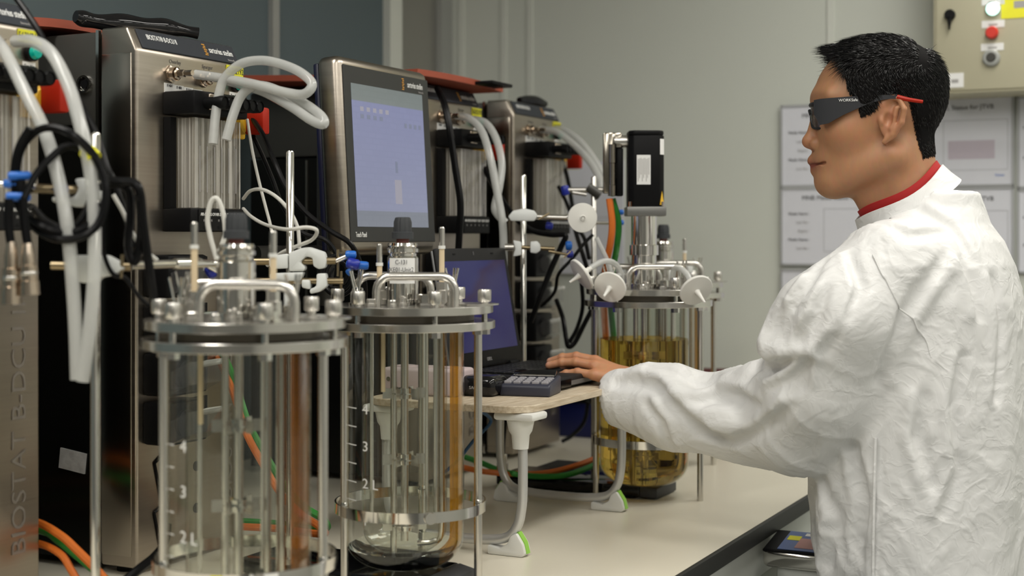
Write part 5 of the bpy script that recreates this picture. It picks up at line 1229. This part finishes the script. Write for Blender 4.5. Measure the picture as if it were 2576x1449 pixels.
# hand-placed folds: a crest with a hollow beside it, laid on the plain coat surface where the photo shows them
def on_coat(px, py):
    ds = np.arange(2.0, 2.95, .004); q = np.array([P(px, py, d) for d in ds]); v = coat_raw(q)
    i = np.argmax(v < 0); return q[i] if v[i] < 0 else None
FOLDS = [([(1555, 940), (1600, 936), (1650, 946), (1700, 988), (1765, 990)], .011, (0, 26), .010),
         ([(1762, 988), (1805, 972), (1860, 975), (1908, 1000)], .012, (0, 24), .011),
         ([(1690, 990), (1740, 1030), (1800, 1070), (1840, 1090)], .010, (-8, 26), .010),
         ([(1845, 1088), (1900, 1068), (1950, 1030), (1985, 1000)], .009, (4, 22), .009),
         ([(1925, 915), (1965, 893), (2010, 886), (2048, 900)], .010, (2, 24), .011),
         ([(1925, 962), (1975, 945), (2030, 900), (2085, 835)], .009, (10, 18), .009),
         ([(2050, 902), (2035, 960), (2000, 985)], .008, (-18, 6), .008),
         ([(1640, 1010), (1680, 1060), (1705, 1120)], .006, (-16, 6), .007),
         ([(2402, 655), (2350, 720), (2300, 800), (2262, 890), (2235, 960)], .009, (-26, -6), .009),
         ([(2402, 655), (2425, 700), (2445, 790)], .007, (20, 0), .007),
         ([(2090, 600), (2055, 650), (2020, 700), (1985, 760)], .008, (14, 10), .008),
         ([(2060, 720), (2035, 790), (1995, 850)], .008, (16, 6), .009),
         ([(2120, 640), (2150, 720), (2120, 800)], .006, (16, 0), .007),
         ([(2300, 1000), (2285, 1100), (2320, 1220)], .008, (24, 0), .008),
         ([(2400, 900), (2380, 1020), (2395, 1180), (2350, 1290)], .007, (22, 0), .007),
         ([(2480, 700), (2500, 820), (2490, 1000)], .006, (18, 0), .006),
         ([(2060, 1210), (2090, 1300), (2070, 1420)], .009, (20, 0), .010),
         ([(2130, 1130), (2150, 1260), (2140, 1400)], .008, (18, 0), .008),
         ([(2210, 540), (2290, 580), (2370, 570)], .006, (0, 16), .006),
         ([(2330, 520), (2400, 560), (2450, 640)], .006, (-10, 14), .006)]
_fold = []
for pts, r, off, rv in FOLDS:
    for q, rad, sgn in ((pts, r, 1), ([(x+off[0], y+off[1]) for x, y in pts], rv, -1)):
        w3 = [on_coat(x, y) for x, y in q]; w3 = [a for a in w3 if a is not None]
        if len(w3) > 1:
            w3 = np.array(w3); g_ = np.stack([coat_raw(w3+np.eye(3)[i]*.004)-coat_raw(w3-np.eye(3)[i]*.004) for i in range(3)], -1); g_ /= np.linalg.norm(g_, axis=1)[:, None]
            n_ = len(w3); tp_ = np.array([math.sin(math.pi*(.12+.76*i/(n_-1))) for i in range(n_)])
            w3 = w3+sgn*g_*(rad*(-.55+.35*tp_))[:, None]
            _fold.append((w3, rad*(.45+.55*tp_), sgn, w3.min(0)-.05, w3.max(0)+.05))
def coat_sdf(p):
    d = coat_raw(p)
    for w3, rad, sgn, lo_, hi_ in _fold:
        m_ = ((p > lo_) & (p < hi_)).all(-1)
        if not m_.any(): continue
        q = p[m_]; c = None
        for i in range(len(w3)-1):
            k_ = sd_caps(q, w3[i], w3[i+1], rad[i], rad[i+1]); c = k_ if c is None else np.minimum(c, k_)
        d[m_] = smin(d[m_], c, .016) if sgn > 0 else smax(d[m_], -c, .016)
    return d
cp, cf = surface_nets(coat_sdf, (.16, 2.02, .28), (1.12, 3.0, 1.56), .005)
# open the cuff and neck: drop faces at the cuff mouth and above the collar line
def grad(fn, p, e=.004):
    g = np.stack([fn(p+np.eye(3)[i]*e)-fn(p-np.eye(3)[i]*e) for i in range(3)], -1); return g/(np.linalg.norm(g, axis=1)[:, None]+1e-9)
nr = grad(coat_raw, cp)
zfac = np.clip((cp[:, 2]-.3)/.3, .3, 1)
disp = .004*wav(cp*np.array([1, 1, .6]), 3, 18, 5)
rr_ = np.random.default_rng(21)
for i_ in range(8):
    kk = rr_.normal(size=3)*np.array([1, 1, .45]); kk *= rr_.uniform(22, 52)/np.linalg.norm(kk)
    s_ = np.abs(np.sin(cp @ kk+rr_.uniform(0, 6)+1.3*wav(cp, 40+i_, 10, 4)))
    mk_ = np.clip(wav(cp, 60+i_, 9, 4)*2.2+.35, 0, 1)
    disp += mk_*(.0046*(1-s_)**3-.0010)*rr_.uniform(.5, 1.2)
# long hanging folds on the back
ang = np.arctan2((cp[:, :2]-AX) @ BL[:2], (cp[:, :2]-AX) @ BD[:2])
disp += .0065*np.sin(ang*9+2.2*np.sin(cp[:, 2]*4))*np.clip((1.30-cp[:, 2])/.3, 0, 1)*(cp[:, 0] > .50)
disp *= np.where(cp[:, 0] > .60, .55, .9)
cuff = np.array(P(1540, 1005, 2.68)); cax = np.array(P(1700, 1025, 2.60))-cuff; cax /= np.linalg.norm(cax)
tcf = (cp-cuff) @ cax
near_cuff = np.exp(-(np.clip(tcf, 0, 1)/.03)**2)*(cp[:, 0] < .45)
disp *= 1-.8*near_cuff
cp = cp+nr*disp[:, None]
# cut cuff mouth: slanting plane through the sleeve end
cutn = np.array(P(1500, 1000, 2.68))-np.array(P(1600, 985, 2.65)); cutn /= np.linalg.norm(cutn)
cutp = np.array(P(1527, 1005, 2.68))
drop = (((cp-cutp) @ cutn) > 0) & (cp[:, 0] < .32)
# neck opening
colc = np.array(P(2280, 506, 2.5)); fa = np.array(P(2164, 545, 2.5)); bk = np.array(P(2362, 418, 2.5)); tl = bk-fa; tl /= np.linalg.norm(tl)
coln = np.cross(tl, [0, -1, 0]); coln = coln if coln[2] > 0 else -coln
drop |= (((cp-colc) @ coln) > .004) & (np.linalg.norm((cp-colc)[:, :2], axis=1) < .13)
drop |= cp[:, 2] < .335
kf = ~drop[cf].any(1); cf = cf[kf]
used = np.unique(cf); remap = -np.ones(len(cp), int); remap[used] = np.arange(len(used))
coat = mesh_np('lab_coat', cp[used], remap[cf], 'coat', man, body_o)
sm = coat.modifiers.new('thickness', 'SOLIDIFY'); sm.thickness = .002; sm.offset = -1
# cuff hem ring
# seams: armhole line and side vent
def seam(pts, r, name='seam', off=.001):
    q = np.array([np.array(a) for a in catmull([P(*a) for a in pts], 5)])
    for _ in range(30):
        dd = coat_sdf(q); q = q-grad(coat_sdf, q)*dd[:, None]*.7
    q = q+grad(coat_sdf, q)*off
    mb = MB(); mb.tube([Vector(a)-Vector(body_o) for a in q], r, 6, 1); return mb.build(name, 'coat', coat)
seam([(2192, 598, 2.25), (2240, 670, 2.22), (2290, 760, 2.22), (2330, 840, 2.24), (2345, 900, 2.26)], .0014, off=.0)
seam([(2192, 1105, 2.28), (2190, 1200, 2.28), (2188, 1300, 2.28), (2186, 1460, 2.28)], .0025)
# collars
def collar(c, half_f, half_l, n0, h_, flare, material, name, th=.003, par=coat):
    c = np.array(c); vs = []; fs = []; n = 40
    fd = -tl; ld = np.cross(coln, fd); ld /= np.linalg.norm(ld)
    for k, (a, b) in enumerate(((1+flare, 0), (1+flare*.4, .5), (1, 1), (.965, 1.0), (.965, 0))):
        for i in range(n):
            t = 2*math.pi*i/n; vs.append(c+(fd*math.cos(t)*half_f+ld*math.sin(t)*half_l)*a+coln*(b*h_+.004*math.sin(3*t)*b)-np.array(body_o))
    for j in range(4):
        for i in range(n): fs.append((j*n+i, j*n+(i+1) % n, (j+1)*n+(i+1) % n, (j+1)*n+i))
    return MB().add(vs, fs).build(name, material, par)
collar(P(2288, 528, 2.50), .089, .092, 0, .036, .14, 'coat', 'coat_collar')
collar(P(2277, 501, 2.50), .081, .079, 0, .027, .02, 'shirt_red', 'shirt_collar', par=man)
# cuff edge
def ring_band(p0, ax_, r, wdt, material, name, par):
    ax_ = np.array(ax_); mb = MB(); mb.lathe([(r, 0), (r*1.03, wdt*.5), (r*1.0, wdt), (r*.94, wdt), (r*.94, 0)], 32, Vector(p0)-Vector(body_o), ax_, closed=True); return mb.build(name, material, par)
# trousers and shoes
def leg_cloth(p):
    d = None
    for s in (-1, 1):
        q = smin(sd_caps(p, bw(0, s*.095, .90), bw(.01, s*.10, .47), .105, .082), sd_caps(p, bw(.01, s*.10, .47), bw(-.02, s*.10, .05), .082, .072), .03); d = q if d is None else smin(d, q, .02)
    return np.maximum(d, .03-(p[..., 2]))
tp, tf = surface_nets(leg_cloth, (.40, 2.2, -.02), (1.0, 2.8, 1.03), .012)
mesh_np('trousers', tp, tf, 'trousers', man, body_o)
for s in (-1, 1):
    c = bw(.045, s*.10, FLOOR+.045)
    sp, sf = surface_nets(lambda p: np.maximum(smin(sd_caps(p, bw(-.05, s*.10, FLOOR+.05), bw(.13, s*.11, FLOOR+.035), .048, .040), sd_caps(p, bw(-.03, s*.10, FLOOR+.06), bw(-.03, s*.10, FLOOR+.13), .05, .055), .03), FLOOR-p[..., 2]), c-.2, c+.2, .009)
    mesh_np('shoe', sp, sf, 'black', man, body_o)

# ------------------------------------------------------------------ hair
HL = [(-.14, -.072), (-.098, -.070), (-.062, -.082), (-.052, -.045), (-.044, -.012), (-.036, .018), (-.018, .026), (.006, .022), (.020, -.002), (.043, -.012), (.050, .018), (.064, .034), (.068, .060), (.074, .086), (.084, .098), (.090, .30)]
hlx, hly = zip(*HL)
def umin(f_, l_): return np.interp(f_+.25*np.clip(.05-np.abs(l_), 0, .05)*(f_ > .05), hlx, hly)
hn = grad(head_sdf, hp, .003)
sdh = hp[:, 2]-umin(hp[:, 0], hp[:, 1])
noear = ~((np.abs(hp[:, 1]) > .0765) & (hp[:, 0] > -.034) & (hp[:, 0] < .013) & (hp[:, 2] < .026) & (hp[:, 2] > -.06))
inh = (sdh > 0) & noear
thick = np.clip(sdh/.03, 0, 1)*np.interp(hp[:, 2], [-.08, .03, .08, .13], [.004, .006, .008, .007])
thick *= 1+.25*wav(hp, 5, 150, 6)
cap_f = hf[inh[hf].all(1)]; us = np.unique(cap_f); rm = -np.ones(len(hp), int); rm[us] = np.arange(len(us))
capo = hw2(hp[us]+hn[us]*(thick[us]+.0008)[:, None])
hair = mesh_np('hair', capo, rm[cap_f], 'hair_cap', man, body_o)
# strands
ids = np.where(inh)[0]; wgt = np.interp(hp[ids, 2], [-.08, .05, .13], [.7, 1, 1.2]); pick = RNG.choice(ids, 15000, p=wgt/wgt.sum())
pr = hp[pick]; nn_ = hn[pick]; up_ = np.clip((pr[:, 2]-.055)/.05, 0, 1); frt = np.clip((pr[:, 0]-.0)/.07, 0, 1); bck = np.clip((-pr[:, 0]-.04)/.05, 0, 1)
comb_top = np.stack([np.where(pr[:, 0] > -.06, 1.0, -.5), .15*np.sin(pr[:, 1]*90), .1+0*frt], -1); comb_side = np.stack([np.full(len(pr), -.45), 0*frt, np.full(len(pr), -.85)], -1)
cm = comb_top*up_[:, None]+comb_side*(1-up_)[:, None]
cm += RNG.normal(size=cm.shape)*.13
cm -= nn_*(np.sum(cm*nn_, 1)*.9)[:, None]; cm /= np.linalg.norm(cm, axis=1)[:, None]
cm[:, 2] += .45*np.clip((frt-.75)*4, 0, 1)*up_
ln = np.interp(pr[:, 2], [-.08, 0, .05, .09, .13], [.008, .011, .016, .028, .032])*RNG.uniform(.6, 1.15, len(pr))*(1+.45*frt*up_)
edge = np.clip(sdh[pick]/.012, .35, 1); ln *= edge
V_ = []; Fc = []
root = pr+nn_*(thick[pick]*.55)[:, None]
d1_ = nn_*.42+cm*.9; d1_ /= np.linalg.norm(d1_, axis=1)[:, None]; d2_ = nn_*.02+cm*1.0; d2_ /= np.linalg.norm(d2_, axis=1)[:, None]
p1 = root+d1_*ln[:, None]*.5; p2 = p1+d2_*ln[:, None]*.6
sd_ = np.cross(d1_, RNG.normal(size=d1_.shape)); sd_ /= np.linalg.norm(sd_, axis=1)[:, None]; s2_ = np.cross(d1_, sd_)
wd = .0007
quad = np.stack([root+sd_*wd, root-sd_*wd, root+s2_*wd*1.4, p1+sd_*wd*.8, p1-sd_*wd*.8, p1+s2_*wd*1.1, p2], 1)
nst = len(pr); V_ = hw2(quad.reshape(-1, 3)); b0 = np.arange(nst)[:, None]*7
tris = np.concatenate([b0+np.array([[0, 1, 4]]), b0+np.array([[0, 4, 3]]), b0+np.array([[1, 2, 5]]), b0+np.array([[1, 5, 4]]), b0+np.array([[2, 0, 3]]), b0+np.array([[2, 3, 5]]), b0+np.array([[3, 4, 6]]), b0+np.array([[4, 5, 6]]), b0+np.array([[5, 3, 6]])])
st = mesh_np('hair_strands', V_, tris, 'hair', man, body_o); st['kind'] = 'stuff'
st.parent = hair; st.location = Vector((0, 0, 0))

# ------------------------------------------------------------------ safety glasses, worn on the face
gl = empty('safety_glasses', Vector(hw2((.10, 0, .02))), 0, 'black wraparound safety glasses with red temple tips on the man\'s face', 'glasses')
GO = Vector(gl.location)
def gpt(f_, l_, u): return Vector(hw2((f_, l_, u)))-GO
tmp = [(2050, 258, 292), (2064, 256, 320), (2084, 255, 317), (2100, 254.5, 308), (2120, 253.5, 297), (2140, 252.5, 288), (2160, 252, 279), (2180, 251.5, 271), (2205, 251.5, 264), (2228, 252, 261), (2245, 253.5, 262)]
lat = [.062, .068, .073, .076, .0785, .080, .0815, .083, .0855, .088, .089]
for s in (1, -1):
    vs = []; fs = []
    for (px, a, b), l_ in zip(tmp, lat):
        f_, u0 = hq(px, a); _, u1 = hq(px, b)
        for dl in (0, .0035): vs += [gpt(f_, s*(l_+dl), u0), gpt(f_, s*(l_+dl), u1)]
    n = len(tmp)
    for i in range(n-1):
        a, b = 4*i, 4*i+4
        fs += [(a, b, b+1, a+1), (a+2, a+3, b+3, b+2), (a, a+2, b+2, b), (a+1, b+1, b+3, a+3)]
    fs += [(0, 1, 3, 2), (4*n-4, 4*n-2, 4*n-1, 4*n-3)]
    tmple = MB().add(vs, fs).build('temple', 'glasses_black', gl)
    f0, u0 = hq(2243, 257); f1, u1 = hq(2268, 264); f2, u2 = hq(2302, 270)
    q = MB().tube([gpt(f0, s*.091, u0), gpt(f1, s*.094, u1), gpt(f2, s*.093, u2)], lambda t: .0042*(1-.3*t), 8, 4); q.build('temple_tip', 'red', gl)
    if s == 1:
        f_, u = hq(2130, 262); tx = text('WORKSafe', .0068, 'print_white', tmple, (0, 0, 0), name='lettering')
        ex = Vector(-fw)*.988+Vector(lf)*.13; ex.normalize(); ez = Vector((0, 0, 1)); ey = ez.cross(ex)
        R_ = Matrix((ex, ez, ex.cross(ez))).transposed().to_4x4(); tx.matrix_basis = Matrix.Translation(gpt(f_, .0835, u)) @ R_
# wrap front: frame bar and lenses following the face
def arc(u_off, fr, lw, n=14): return [(fr-.053*(abs(k/n)**2.2), lw*k/n) for k in range(-n, n+1)]
fr_t = [gpt(f_, l_, hq(0, 262)[1]) for f_, l_ in arc(0, .1235, .069)]
MB().tube(fr_t, .0038, 8, 2).build('brow_bar', 'glasses_black', gl)
for s in (1, -1):
    vs = []; fs = []; k_ = 8; m_ = 5
    for i in range(k_+1):
        t = .12+.80*i/k_; f_ = .123-.053*t**2.2; l_ = s*.069*t
        ub = np.interp(t, [.12, .3, .6, .92], [308, 322, 324, 318])
        for j in range(m_+1):
            u = hq(0, 262+(ub-262)*j/m_)[1]; vs.append(gpt(f_+.002*math.sin(math.pi*j/m_), l_, u))
    for i in range(k_):
        for j in range(m_): a = i*(m_+1)+j; fs.append((a, a+1, a+m_+2, a+m_+1))
    MB().add(vs, fs).build('lens', 'lens', gl)
    rim = [gpt(.123-.053*t**2.2, s*.069*t, hq(0, ub)[1]) for t, ub in ((.10, 285), (.14, 308), (.3, 322), (.6, 325), (.92, 319))]
    MB().tube(rim, .0022, 8, 4).build('lens_rim', 'glasses_black', gl)
MB().tube([gpt(.123, -.008, hq(0, 285)[1]), gpt(.1255, 0, hq(0, 276)[1]), gpt(.123, .008, hq(0, 285)[1])], .003, 8, 4).build('bridge', 'glasses_black', gl)
